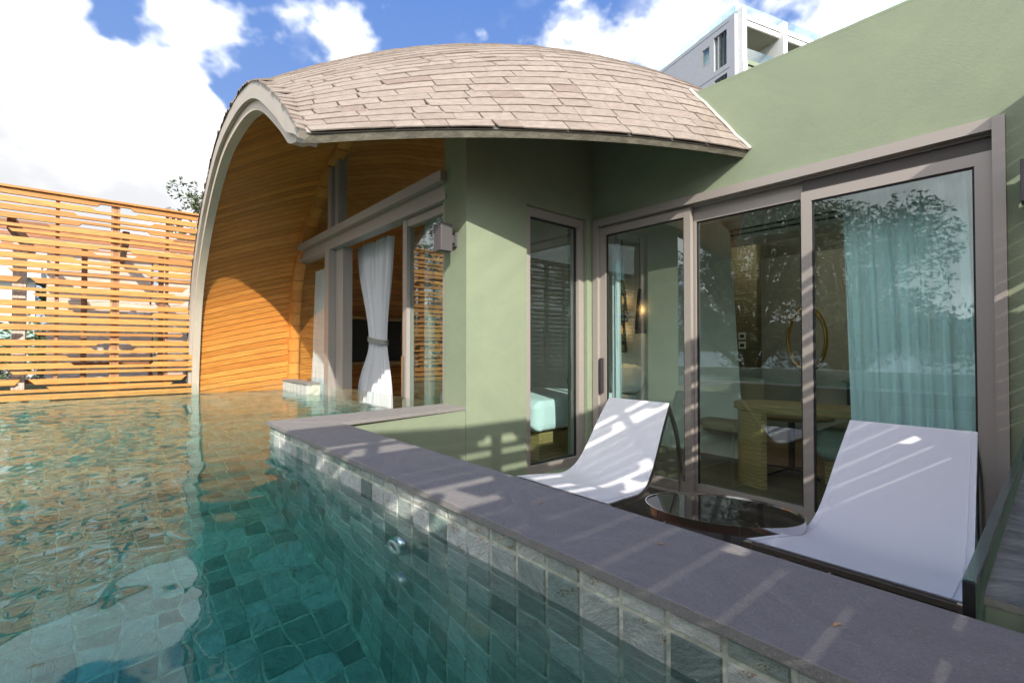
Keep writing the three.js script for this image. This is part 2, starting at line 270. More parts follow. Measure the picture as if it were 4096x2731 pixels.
{
  const tones = [[0.53, 0.455, 0.395], [0.56, 0.485, 0.425], [0.50, 0.425, 0.365], [0.54, 0.455, 0.40], [0.45, 0.365, 0.315], [0.58, 0.505, 0.44]];
  const mats = tones.map((c) => std({ color: rgb(...c), map: shingleCol, bumpMap: grainBump, bumpScale: 0.002, roughness: 0.95 }));
  const all = [], rows = 94, df = 1 / rows;
  const scr = (p) => { const q = new THREE.Vector3(...p).sub(EYE); const d = q.dot(FWD); return [q.dot(RIGHT) / d, q.dot(UPV) / d]; };
  for (let r = 0; r < rows; r++) {
    let z = -0.855;
    while (z > -5.35) {
      let w = z > -0.86 ? rr(0.06, 0.30) : rr(0.13, 0.30); let z1 = Math.max(z - w, -5.4);
      const mid = shellXY(sAt((r + 0.4) * df, (z + z1) / 2), (z + z1) / 2);
      const behind = z <= -3.76 && mid[1] < 3.46 && mid[0] > -3.3;
      if (!behind) {
        if (z > -3.755 && z1 < -3.755 && mid[1] < 3.46 && mid[0] > -3.3) z1 = -3.755;
        const jl = rr(-0.06, 0.06) * df, jl2 = jl + rr(-0.05, 0.05) * df, lift = r * df > 0.42 ? 0.007 : rr(0.011, 0.016), lift2 = lift + rr(-0.003, 0.003), tilt = rr(-0.012, 0.012), g = 0.004;
        const za = z - g, zb = z1 + g, f0 = (r + (r ? 0 : -0.12)) * df, f1 = (r + 1.28) * df;
        const P = (f, zz, o) => shell(Math.max(0, Math.min(8 + (f < 0 ? 0 : 0), sAt(Math.max(0, Math.min(1, f)), zz))), zz, o);
        const zm = (za + zb) / 2, low = r === 0 ? 0 : 1;
        const L = [[za + tilt, f0 + jl * low, lift], [zm, f0 + (jl + jl2) / 2 * low, (lift + lift2) / 2 + rr(-0.002, 0.003)], [zb + tilt, f0 + jl2 * low, lift2]];
        const T = L.map(([zz, f, o]) => P(f, zz, -o)), B = L.map(([zz, f, o]) => P(f, zz, -o + 0.009)), U = [P(f1, za, -0.006), P(f1, zm, -0.006), P(f1, zb, -0.006)];
        const pos = [], uv = [], off = rr(0, 9);
        const q = (a, b, c, d, ua, ub, uc, ud) => { pos.push(...a, ...b, ...c, ...a, ...c, ...d); uv.push(...ua, ...ub, ...uc, ...ua, ...uc, ...ud); };
        const D = 0.17, U0 = [za + off, off], U1 = [zm + off, off], U2 = [zb + off, off], V0 = [za + off, off + D], V1 = [zm + off, off + D], V2 = [zb + off, off + D], W0 = [za + off, off - .01], W1 = [zm + off, off - .01], W2 = [zb + off, off - .01];
        q(T[0], T[1], U[1], U[0], U0, U1, V1, V0); q(T[1], T[2], U[2], U[1], U1, U2, V2, V1);
        q(B[0], B[1], T[1], T[0], W0, W1, U1, U0); q(B[1], B[2], T[2], T[1], W1, W2, U2, U1);
        q(B[0], T[0], U[0], P(f1, za, 0.004), W0, U0, V0, V0); q(T[2], B[2], P(f1, zb, 0.004), U[2], U2, W2, V2, V2);
        const geo = new THREE.BufferGeometry(); geo.setAttribute('position', new THREE.Float32BufferAttribute(pos, 3)); geo.setAttribute('uv', new THREE.Float32BufferAttribute(uv, 2)); geo.computeVertexNormals();
        const s0 = scr(T[0]), s1 = scr(T[2]), s2 = scr(U[2]), s3 = scr(U[0]);
        const area = 0.5 * ((s2[0] - s0[0]) * (s3[1] - s1[1]) - (s3[0] - s1[0]) * (s2[1] - s0[1]));
        const t = rnd();
        all.push({ geo, area: Math.abs(area) * (mid[0] > -4.3 ? 1 : 0.001), k: t < 0.28 ? 0 : t < 0.5 ? 1 : t < 0.66 ? 2 : t < 0.84 ? 3 : t < 0.9 ? 4 : 5 });
      }
      z = z1;
    }
  }
  all.sort((a, b) => b.area - a.area);
  all.slice(0, 300).forEach((a) => part('shingle', a.geo, mats[a.k], roof));
  const rest = merge(all.slice(300).map((a) => tint(a.geo, tones[a.k])));
  const f = part('shingle_field', rest, std({ vertexColors: true, map: shingleCol, bumpMap: grainBump, bumpScale: 0.002, roughness: 0.95 }), roof); f.userData.kind = 'stuff';
}
// bar swept along the vault: offsets o0..o1 inward, z0..z1
function ringBar(s0, s1, n, o0, o1, z0, z1, zs = z0) {
  const c = [[o0, z0], [o1, z0], [o1, z1], [o0, z1]], parts = [];
  for (let k = 0; k < 4; k++) { const [a, za] = c[k], [b, zb] = c[(k + 1) % 4]; parts.push(sheet(n, 1, (u, v) => { const s = mix(s0, s1, u), q = shell(s, zs, mix(a, b, v) * thin(s)); return [q[0], q[1], mix(za, zb, v)]; }, (s1 - s0) * 1.1, 0.15)); }
  for (const s of [s0, s1]) parts.push(sheet(1, 1, (u, v) => { const q = shell(s, zs, mix(o0, o1, u) * thin(s)); return [q[0], q[1], mix(z0, z1, v)]; }, 0.2, 0.2));
  return merge(parts);
}
const rim = group('rim', pavilion);
part('outer_band', ringBar(0, 8, 110, -0.004, 0.125, -0.955, -0.87, -0.92), M.beige, rim);
part('inner_band', ringBar(0, 8, 110, 0.127, 0.20, -0.985, -0.905, -0.92), M.beigeInner, rim);
part('eave_board', (() => {
  const n = 40, top = [], pts = (i) => { const z = mix(-0.90, -3.752, i / n), p = shell(8, z, 0); return [p[0], p[1], z]; };
  const face = sheet(n, 1, (u, v) => { const p = pts(Math.round(u * n)); return [p[0] - 0.012 - 0.03 * v, p[1] - 0.002 - 0.055 * v * (1 - 0.3 * u), p[2]]; }, 3, 0.1);
  const under = sheet(n, 1, (u, v) => { const p = pts(Math.round(u * n)), z = p[2], q = shell(7.98, z, 0.066); return v < 0.5 ? [p[0] - 0.042, p[1] - 0.002 - 0.055 * (1 - 0.3 * u), z] : [q[0], q[1], z]; }, 3, 0.15);
  const lid = sheet(n, 1, (u, v) => { const p = pts(Math.round(u * n)); return v < 0.5 ? [p[0] - 0.012, p[1] - 0.002, p[2]] : [p[0] - 0.14, p[1] + 0.10, p[2]]; }, 3, 0.1);
  const cap = sheet(1, 1, (u, v) => { const p = pts(0); return [p[0] - 0.012 - 0.03 * v - 0.13 * u, p[1] - 0.002 - 0.055 * v + 0.05 * u, p[2]]; });
  return merge([face, under, lid, cap]);
})(), M.fascia, pavilion);
// white sealant bead where the shingles meet the green wall
part('sealant_bead', tube(Array.from({ length: 16 }, (_, i) => { const p = shell(mix(8, sCut(-3.75) + 0.02, i / 15), -3.742, -0.02); return [p[0] + rr(-0.004, 0.004), p[1] + rr(-0.003, 0.003), -3.742]; }), 0.011, 60, 6), M.flash, pavilion);

// timber lining of the vault
const lining = group('vault_lining', pavilion);
part('backing', merge([sheet(80, 8, (u, v) => shell(8 * u, mix(-0.92, -3.74, v), 0.15 * thin(8 * u))), sheet(80, 6, (u, v) => { const z = mix(-3.74, -5.4, v); return shell(6.6 * u, z, 0.15); })]), felt, lining);
{
  const n = 98, df = 1 / n, O = 0.17;
  const strip = (f0, f1, za, zb, off) => {
    const N = 4, g0 = 0.045 * df, a = [], b = [], pos = [], uv = [];
    for (let i = 0; i <= N; i++) { const z = mix(za, zb, i / N); const sa = sAt(f0 + g0, z), sb = sAt(f1 - g0, z); a.push([shell(sa, z, O * thin(sa)), shell(sa, z, O * thin(sa) - 0.018)]); b.push([shell(sb, z, O * thin(sb)), shell(sb, z, O * thin(sb) - 0.018)]); }
    const q = (p0, p1, p2, p3, u0, u1, v0, v1) => { pos.push(...p0, ...p1, ...p2, ...p0, ...p2, ...p3); uv.push(u0, v0, u1, v0, u1, v1, u0, v0, u1, v1, u0, v1); };
    const W = 0.085;
    for (let i = 0; i < N; i++) { const u0 = mix(za, zb, i / N) + off, u1 = mix(za, zb, (i + 1) / N) + off; q(a[i][0], a[i + 1][0], b[i + 1][0], b[i][0], u0, u1, off, off + W); q(a[i][1], a[i + 1][1], a[i + 1][0], a[i][0], u0, u1, off - .01, off); q(b[i][0], b[i + 1][0], b[i + 1][1], b[i][1], u0, u1, off + W, off + W + .01); }
    const g = new THREE.BufferGeometry(); g.setAttribute('position', new THREE.Float32BufferAttribute(pos, 3)); g.setAttribute('uv', new THREE.Float32BufferAttribute(uv, 2)); g.computeVertexNormals(); return g;
  };
  for (let k = 0; k < n; k++) {
    const mat = liningWood[Math.floor(rnd() * 9)], mat2 = liningWood[Math.floor(rnd() * 9)];
    part('plank', strip(k * df, (k + 1) * df, -0.96, -2.22, rr(0, 20)), mat, lining);
    const x = shell(sAt((k + 0.5) * df, -4.5), -4.5, O)[0];
    if (x < -3.42) part('plank', strip(k * df, (k + 1) * df, -2.24, -5.38, rr(0, 20)), mat2, lining);
  }
  part('soffit', sheet(30, 10, (u, v) => { const z = mix(-2.24, -3.74, v); const q = mix(6.35, 8, u); return shell(q, z, 0.172 * thin(q)); }, 3, 1.5), M.beige, lining);
}
{
  const trim = group('arch_trim', pavilion), n = 46;
  for (let k = 0; k < n; k++) { const s0 = 0.1 + k * (7.2 / n), s1 = s0 + 7.2 / n - 0.004; part('trim_block', ringBar(s0, s1, 2, 0.15, 0.255 + (k % 2) * 0.012 + rr(0, 0.01), -2.13 + rr(-0.01, 0.01), -2.27, -2.2), liningWood[Math.floor(rnd() * 9)], trim); }
}
// glazed front of the pavilion
const GZ = -2.25;
{
  const arch = (s) => shell(s, GZ, 0.24);
  const archY = (x) => { let best = 9, y = 3; for (let s = 2; s < 8; s += 0.01) { const p = arch(s); if (Math.abs(p[0] - x) < best) { best = Math.abs(p[0] - x); y = p[1]; } } return y; };
  const archX = (y) => { let best = 9, x = -7.5; for (let s = 0; s < 4.5; s += 0.01) { const p = arch(s); if (Math.abs(p[1] - y) < best) { best = Math.abs(p[1] - y); x = p[0]; } } return x; };
  const paneGeo = (pts, z) => { const g = new THREE.ShapeGeometry(new THREE.Shape(pts.map((p) => new THREE.Vector2(...p)))); g.translate(0, 0, z); return g; };
  const front = group('glazed_front', pavilion);
  part('transom', merge([box(archX(2.66) - 0.05, -3.37, 2.56, 2.655, -2.33, -2.19), box(archX(2.7) - 0.05, -3.37, 2.657, 2.745, -2.36, -2.12), box(archX(2.5) - 0.02, -3.37, 2.51, 2.558, -2.30, -2.17)]), M.alu, front);
  part('post', box(-6.13, -6.01, 2.747, archY(-6.05) + 0.05, -2.31, -2.17, 'y'), M.alu, front);
  part('post', box(-5.995, -5.88, 2.747, archY(-5.9) + 0.05, -2.33, -2.21, 'y'), M.alu, front);
  part('jamb', box(-6.26, -6.13, 0, 2.508, -2.32, -2.18, 'y'), M.alu, front);
  part('jamb', box(-6.115, -6.03, 0, 2.508, -2.30, -2.15, 'y'), M.alu, front);
  part('jamb', box(-6.02, -5.79, 0, 2.508, -2.36, -2.24, 'y'), M.alu, front);
  part('jamb', box(-3.44, -3.395, 0, 2.508, -2.33, -2.19, 'y'), M.alu, front);
  part('sill', box(-7.5, -3.40, 0, 0.05, -2.4, -2.15), M.alu, front);
  const curve = (s0, s1, n) => Array.from({ length: n + 1 }, (_, i) => arch(mix(s0, s1, i / n)).slice(0, 2));
  const lower = [[-6.262, 0.05], [-6.262, 2.505]]; for (let y = 2.505; y > 0.05; y -= 0.1) lower.push([archX(y) + 0.0, y]); lower.push([archX(0.05), 0.05]);
  part('pane', paneGeo(lower, -2.25), M.glassTint, front);
  const xl = archX(2.75), up1 = [[xl, 2.75]]; for (let x = xl + 0.05; x < -6.13; x += 0.06) up1.push([x, archY(x)]); up1.push([-6.135, archY(-6.135)], [-6.135, 2.75]);
  part('pane', paneGeo(up1, -2.25), M.glassTint, front);
  const mk = (x0, x1) => { const p = [[x0, 2.75]]; for (let i = 0; i <= 20; i++) { const x = mix(x0, x1, i / 20); p.push([x, archY(x)]); } p.push([x1, 2.75]); return p; };
  part('pane', paneGeo(mk(-5.875, -4.56), -2.25), M.glassTint, front);
  part('pane', paneGeo(mk(-4.552, -3.39), -2.25), M.glassTint, front);
  const leaf = group('sliding_panel', pavilion);
  part('frame', merge([box(-4.21, -4.13, 0.05, 2.505, -2.30, -2.22, 'y'), box(-4.13, -3.45, 0.05, 0.15, -2.295, -2.225), box(-4.13, -3.45, 2.43, 2.503, -2.295, -2.225)]), M.alu, leaf);
  part('pane', box(-4.13, -3.45, 0.15, 2.43, -2.262, -2.258), M.glassTint, leaf);
  part('handle', merge([box(-4.185, -4.155, 0.78, 1.18, -2.218, -2.195, 'y')]), M.steel, leaf);
  const leaf2 = group('sliding_panel', pavilion);
  part('frame', merge([box(-3.98, -3.91, 0.05, 2.503, -2.40, -2.33, 'y'), box(-3.91, -3.42, 2.42, 2.50, -2.40, -2.33), box(-3.91, -3.42, 0.05, 0.15, -2.40, -2.33)]), M.alu, leaf2);
  part('pane', box(-3.91, -3.42, 0.15, 2.42, -2.367, -2.363), M.glassTint, leaf2);
  // rear and side closing walls of the bedroom
  part('end_wall', paneGeo([...curve(0.05, 8, 60), [-1.6, 0], [-7.5, 0]].map((p) => [Math.min(p[0], -2.3), Math.max(0, Math.min(p[1], 4.0))]), -5.39), M.interiorWall, pavilion);
}
// ================================================================ SAGE GREEN VILLA WING
const WX = -3.08, WZ = -3.75;
const wing = thing('villa_wing', 'sage green plastered wing with flat parapet and full height sliding glass doors onto the terrace', 'building');
part('pillar', box(-3.40, WX, -0.3, 3.26, -2.83, -2.18), M.green, wing);
part('wall', merge([box(-3.34, WX, 2.535, 3.34, WZ - 0.001, -2.831), box(-3.34, WX, -0.3, 0.115, WZ - 0.001, -2.831), box(-3.34, WX, 0.116, 2.534, WZ - 0.001, -3.645)]), M.green, wing);
part('window_ledge', rbox(-3.14, -3.0, 0.06, 0.112, -3.74, -2.82, 0.012), M.green, wing);
part('wall', merge([box(WX - 0.27, 1.2, 2.535, 3.385, WZ - 0.22, WZ), box(-0.187, 1.2, -0.4, 2.535, WZ - 0.22, WZ)]), M.green, wing);
part('parapet', merge([box(-3.4, 1.2, 3.386, 3.405, WZ - 0.22, WZ)]), M.green, wing);
part('flat_roof', box(-3.05, 1.2, 2.80, 3.1, -9.0, WZ - 0.221), M.concrete, wing);
part('rear_parapet', box(-2.95, -2.05, 3.1, 4.11, -5.25, -5.0), M.green, wing);
part('room_wall', merge([box(-8.2, 1.2, -0.3, 2.799, -8.4, -8.2), box(0.72, 0.92, -0.3, 2.8, -8.2, WZ - 0.22)]), M.interiorWall, wing);
part('room_ceiling', merge([box(-3.04, 0.72, 2.72, 2.797, -8.2, WZ - 0.221)]), M.ceiling, wing);
part('bedroom_ceiling', box(-8.2, -3.045, 2.72, 2.797, -8.2, -5.41), M.ceiling, wing);
part('room_wall', box(-8.2, -8.0, -0.3, 2.799, -8.2, -5.42), M.interiorWall, wing);
// interior ceiling slots and timber bulkhead
part('bulkhead', box(-3.0, 0.7, 2.50, 2.719, -5.9, -5.5), M.ceiling, wing);
part('air_slot', box(-2.95, -0.6, 2.545, 2.565, -5.498, -5.49), M.black, wing); part('air_slot', box(-2.95, -0.6, 2.60, 2.62, -5.498, -5.49), M.black, wing);
// small window beside the pillar
{
  const w = group('window', wing), F = (g, n = 'frame') => part(n, g, M.alu, w);
  F(merge([box(-3.22, -3.12, 2.455, 2.53, -3.64, -2.835), box(-3.22, -3.12, 0.118, 0.195, -3.64, -2.835), box(-3.22, -3.12, 0.196, 2.454, -3.64, -3.565, 'y'), box(-3.22, -3.12, 0.196, 2.454, -2.91, -2.835, 'y')]));
  part('gasket', merge([box(-3.175, -3.155, 2.442, 2.4545, -3.564, -2.911), box(-3.175, -3.155, 0.1965, 0.208, -3.564, -2.911), box(-3.175, -3.155, 0.208, 2.442, -3.5645, -3.552)]), M.gasket, w);
  part('pane', box(-3.167, -3.163, 0.2, 2.45, -3.56, -2.912), M.glassTint, w);
}
// the three-bay sliding door
{
  const d = group('sliding_door', wing), F = (n, g, m = M.alu) => part(n, g, m, d);
  F('head', merge([box(-3.07, -0.24, 2.465, 2.533, WZ - 0.12, WZ + 0.035), box(-3.0, -0.24, 2.40, 2.4495, WZ - 0.14, WZ - 0.075), box(-3.0, -0.24, 2.45, 2.4645, WZ - 0.12, WZ - 0.03)]));
  F('jamb', box(-3.07, -3.005, 0, 2.4645, WZ - 0.12, WZ + 0.035, 'y')); F('jamb', box(-0.239, -0.188, 0, 2.53, WZ - 0.14, WZ + 0.05, 'y'));
  F('threshold', merge([box(-3.07, -0.24, 0.0, 0.03, WZ - 0.14, WZ + 0.06), box(-3.0, -0.24, 0.03, 0.045, WZ - 0.02, WZ - 0.005), box(-3.0, -0.24, 0.03, 0.045, WZ - 0.085, WZ - 0.07)]));
  const bay = (x0, x1, z, sl, sr, top) => {
    const g = group('sliding_panel', wing);
    part('frame', merge([box(x0, x0 + sl, 0.046, top, z - 0.045, z, 'y'), box(x1 - sr, x1, 0.046, top, z - 0.045, z, 'y'), box(x0 + sl, x1 - sr, 0.046, 0.115, z - 0.044, z - 0.001), box(x0 + sl, x1 - sr, top - 0.07, top, z - 0.044, z - 0.001)]), M.alu, g);
    part('gasket', merge([box(x0 + sl, x0 + sl + 0.01, 0.115, top - 0.07, z - 0.03, z - 0.01, 'y'), box(x1 - sr - 0.01, x1 - sr, 0.115, top - 0.07, z - 0.03, z - 0.01, 'y'), box(x0 + sl + 0.01, x1 - sr - 0.01, top - 0.08, top - 0.07, z - 0.03, z - 0.01)]), M.gasket, g);
    part('pane', box(x0 + sl, x1 - sr, 0.115, top - 0.07, z - 0.022, z - 0.018), M.glass, g);
    return g;
  };
  const a = bay(-3.004, -2.04, WZ + 0.0, 0.075, 0.06, 2.444);
  part('pull_handle', merge([rbox(-2.985, -2.955, 0.82, 1.16, WZ + 0.002, WZ + 0.04, 0.006, 'y')]), M.darkMetal, a);
  bay(-2.08, -1.16, WZ - 0.06, 0.06, 0.06, 2.40);
  bay(-1.20, -0.242, WZ - 0.0, 0.065, 0.072, 2.36);
  F('head_rail', box(-1.20, -0.242, 2.362, 2.444, WZ - 0.06, WZ - 0.03), M.aluDark);
}
// floor of the rooms
{
  const f = struct('interior_floor', null);
  part('screed', box(-8.0, 0.72, -0.2, 0.018, -8.2, -2.28), felt, f);
  let z = -2.42; while (z > -8.1) { let x = -7.55 + rr(-0.9, 0); while (x < 0.7) { const w = rr(1.2, 2.0), x0 = Math.max(x, -7.6), x1 = Math.min(x + w, 0.71); const ok = !(x1 > -3.4 && z > -3.9); if (x1 - x0 > 0.1 && (ok || x0 < -3.5)) part('plank', box(x0 + 0.001, (ok ? x1 : Math.min(x1, -3.42)) - 0.001, 0.0185, 0.024, z - 0.139, z - 0.001, 'x', rr(0, 9)), floorWood[Math.floor(rnd() * 5)], f); x += w; } z -= 0.14; }
}
// curtains
function drape(xt0, xt1, xb0, xb1, y0, y1, z, pleats, amp, mat, pinch) {
  return sheet(pleats * 10, 40, (u, v) => {
    const y = mix(y0, y1, v); let a = mix(xb0, xt0, v), b = mix(xb1, xt1, v), k = 1;
    if (pinch) { const d = (y - pinch.y), w = Math.exp(-d * d / (d > 0 ? 0.55 : 0.16)); a = mix(a, pinch.x0, w); b = mix(b, pinch.x1, w); k = mix(1, 0.55, w); }
    const uu = u + 0.012 * Math.sin(u * 40 + 3 * v);
    return [mix(a, b, uu), y, z + k * amp * (Math.sin(u * pleats * TAU + 0.6 * Math.sin(v * 5 + u * 9)) + 0.4 * Math.sin(u * pleats * 2.7 * TAU + 1 + v * 2))];
  });
}
{
  const c = thing('tied_curtain', 'white curtain gathered by a grey tieback in the open pavilion doorway', 'curtain');
  part('fabric', drape(-5.98, -5.0, -5.95, -5.08, 0.04, 2.56, -2.52, 9, 0.035, M.curtain, { y: 1.34, x0: -5.62, x1: -5.18 }), M.curtain, c);
  part('tieback', (() => { const pts = []; for (let i = 0; i <= 24; i++) { const a = i / 24 * TAU; pts.push([-5.40 + 0.235 * Math.cos(a), 1.35 - 0.03 * Math.cos(a), -2.52 + 0.075 * Math.sin(a)]); } return sweep(pts, 0.055, 0.008, new THREE.Vector3(0, 1, 0)); })(), std({ color: rgb(0.22, 0.22, 0.2), roughness: 0.9 }), c);
  const c2 = thing('drawn_curtain', 'white curtain hanging behind the curved corner pane of the pavilion', 'curtain');
  part('fabric', drape(-7.25, -6.62, -7.50, -6.62, 0.06, 2.40, -2.42, 6, 0.025, M.curtain, null), M.curtain, c2);
  const c3 = thing('sheer_curtain', 'pale blue sheer curtain behind the sliding door pane nearest the glass railing', 'curtain');
  part('fabric', drape(-1.06, -0.22, -0.98, -0.2, 0.03, 2.68, -4.10, 9, 0.022, M.sheer, null), M.sheer, c3);
  const c4 = thing('narrow_curtain', 'narrow white curtain edge inside the sliding door corner beside the bed', 'curtain');
  part('fabric', drape(-3.02, -2.93, -3.02, -2.93, 0.03, 2.6, -3.98, 2, 0.02, M.curtain, null), M.curtain, c4);
}
// wall lamps
function wallLamp(label) {
  const t = thing('wall_lamp', label, 'lamp', 'box wall lamps');
  part('body', rbox(-0.055, 0.055, -0.11, 0.11, 0.06, 0.17, 0.004), M.lamp, t);
  part('bracket', box(-0.02, 0.02, -0.03, 0.03, 0.018, 0.06), M.lamp, t);
  part('back_plate', rbox(-0.035, 0.035, -0.06, 0.06, 0.0, 0.018, 0.003), M.lamp, t);
  part('lens', cyl(0, -0.113, -0.1105, 0.115, 0.03, 0.03, 20), M.concrete, t);
  return t;
}
wallLamp('dark grey box lamp on the green pillar beside the pavilion doorway').position.set(-3.24, 2.14, -2.18);
wallLamp('dark grey box lamp on the green wall beyond the door jamb').position.set(-0.075, 2.12, WZ);
// television in its recess on the vault side wall
{
  const t = thing('television', 'flat black television in a pale timber frame on the curved bedroom wall', 'television');
  part('frame', merge([rbox(-7.60, -7.40, 1.72, 1.78, -3.95, -2.85, 0.004), rbox(-7.60, -7.40, 0.98, 1.04, -3.95, -2.85, 0.004), rbox(-7.60, -7.40, 1.04, 1.72, -3.95, -3.89, 0.004), rbox(-7.60, -7.40, 1.04, 1.72, -2.91, -2.85, 0.004)]), M.oak, t);
  part('screen', rbox(-7.58, -7.43, 1.05, 1.71, -3.88, -2.92, 0.006), M.black, t);
}
// bed
{
  const b = thing('double_bed', 'double bed with oak base and white duvet seen through the tall window', 'bed');
  part('base', merge([rbox(-5.6, -3.72, 0.026, 0.335, -3.72, -3.60, 0.004), rbox(-3.84, -3.722, 0.026, 0.334, -5.6, -3.72, 0.004), box(-5.6, -3.84, 0.2, 0.333, -5.6, -3.72), rbox(-5.6, -5.5, 0.026, 0.334, -5.6, -3.72, 0.004)]), M.oak, b);
  part('mattress', rbox(-5.62, -3.69, 0.335, 0.64, -5.62, -3.57, 0.07), M.linen, b);
  part('duvet', (() => { const g = new RoundedBoxGeometry(2.02, 0.36, 1.5, 8, 0.1); const p = g.attributes.position; for (let i = 0; i < p.count; i++) { const x = p.getX(i), y = p.getY(i), z = p.getZ(i); p.setXYZ(i, x + 0.02 * noise3(x * 3, y * 6, z * 3), y + 0.018 * noise3(x * 4 + 5, y * 3, z * 4), z + 0.02 * noise3(x * 3, y * 6, z * 3 + 9)); } g.computeVertexNormals(); g.translate(-4.65, 0.52, -4.27); return g; })(), M.linen, b);
  part('headboard', rbox(-5.9, -3.32, 0.026, 1.02, -5.86, -5.70, 0.01), M.oak, b);
  const pillow = (name, x, y, z, w, h, d, tilt, mat, label) => { const g = new THREE.SphereGeometry(1, 24, 16), p = g.attributes.position; for (let i = 0; i < p.count; i++) { const a = p.getX(i), c = p.getY(i), e = p.getZ(i), s = (v) => Math.sign(v) * Math.pow(Math.abs(v), 0.55); p.setXYZ(i, s(a) * w / 2, s(c) * h / 2, e * d / 2 * (1 - 0.3 * a * a)); } g.computeVertexNormals(); g.rotateX(tilt); g.translate(x, y, z); const t = thing(name, label, 'pillow', 'pillows on the bed'); part('cover', g, mat, t); };
  pillow('pillow', -4.2, 0.88, -5.55, 0.7, 0.48, 0.2, -0.35, M.linen, 'white pillow leaning on the oak headboard behind the patterned cushion');
  pillow('pillow', -5.05, 0.88, -5.55, 0.7, 0.48, 0.2, -0.35, M.linen, 'white pillow leaning on the oak headboard far from the door');
  pillow('pillow', -3.85, 0.86, -5.38, 0.55, 0.42, 0.18, -0.4, M.linen, 'plump white pillow at the bed edge nearest the sliding door');
  pillow('patterned_cushion', -4.55, 0.82, -5.30, 0.6, 0.30, 0.16, -0.3, std({ color: rgb(0.34, 0.29, 0.23), map: tex(128, 0.06, (u, v) => ((u * 2) % 1 < 0.25) !== ((v * 2) % 1 < 0.25) ? 0.4 : 1), roughness: 0.95 }), 'dark lattice patterned cushion in front of the bed pillows');
  const v = thing('flower_vase', 'small glass vase with thin green stems on the headboard ledge', 'vase');
  part('vessel', new THREE.LatheGeometry([[0.001, 0], [0.03, 0], [0.05, 0.03], [0.055, 0.07], [0.03, 0.11], [0.032, 0.13]].map((p) => new THREE.Vector2(...p)), 20).translate(-4.55, 1.02, -5.78), M.smoked, v);
  for (let i = 0; i < 7; i++) { const a = rr(0, 6.28), l = rr(0.1, 0.2); part('stem', tube([[-4.55, 1.08, -5.78], [-4.55 + 0.04 * Math.cos(a), 1.15, -5.78 + 0.03 * Math.sin(a)], [-4.55 + l * 0.6 * Math.cos(a), 1.13 + l, -5.78 + l * 0.5 * Math.sin(a)]], 0.004, 8, 5), std({ color: rgb(0.08, 0.14, 0.05), roughness: 0.8 }), v); }
}
// pendants over the bedside
[[-3.86, 2.02, 1.62, -5.3, 'smoked glass pendant lamp hanging highest beside the bed'], [-3.86, 1.62, 1.20, -5.28, 'smoked glass pendant lamp hanging lowest beside the bed'], [-3.62, 1.88, 1.45, -5.35, 'smoked glass pendant lamp with the bulb closest to the oak headboard end']].forEach(([x, y1, y0, z, label]) => {
  const t = thing('pendant_lamp', label, 'lamp', 'pendant lamps beside the bed');
  part('cable', cyl(x, y1 + 0.16, 2.715, z, 0.004, 0.004, 6), M.black, t);
  part('neck', cyl(x, y1, y1 + 0.16, z, 0.045, 0.02, 16), M.smoked, t);
  part('shade', new THREE.LatheGeometry([[0.045, y1], [0.06, (y0 + y1) / 2], [0.078, y0]].map((p) => new THREE.Vector2(...p)), 24).translate(x, 0, z), M.smoked, t);
  part('filament', cyl(x, y1 - 0.17, y1 - 0.06, z, 0.011, 0.011, 8), std({ color: rgb(0.9, 0.5, 0.1), emissive: rgb(1, 0.48, 0.10), emissiveIntensity: 4 }), t);
  const l = new THREE.PointLight(new THREE.Color(1, 0.6, 0.25), 0.25); l.position.set(x, y1 - 0.115, z); l.castShadow = true; t.add(l);
});
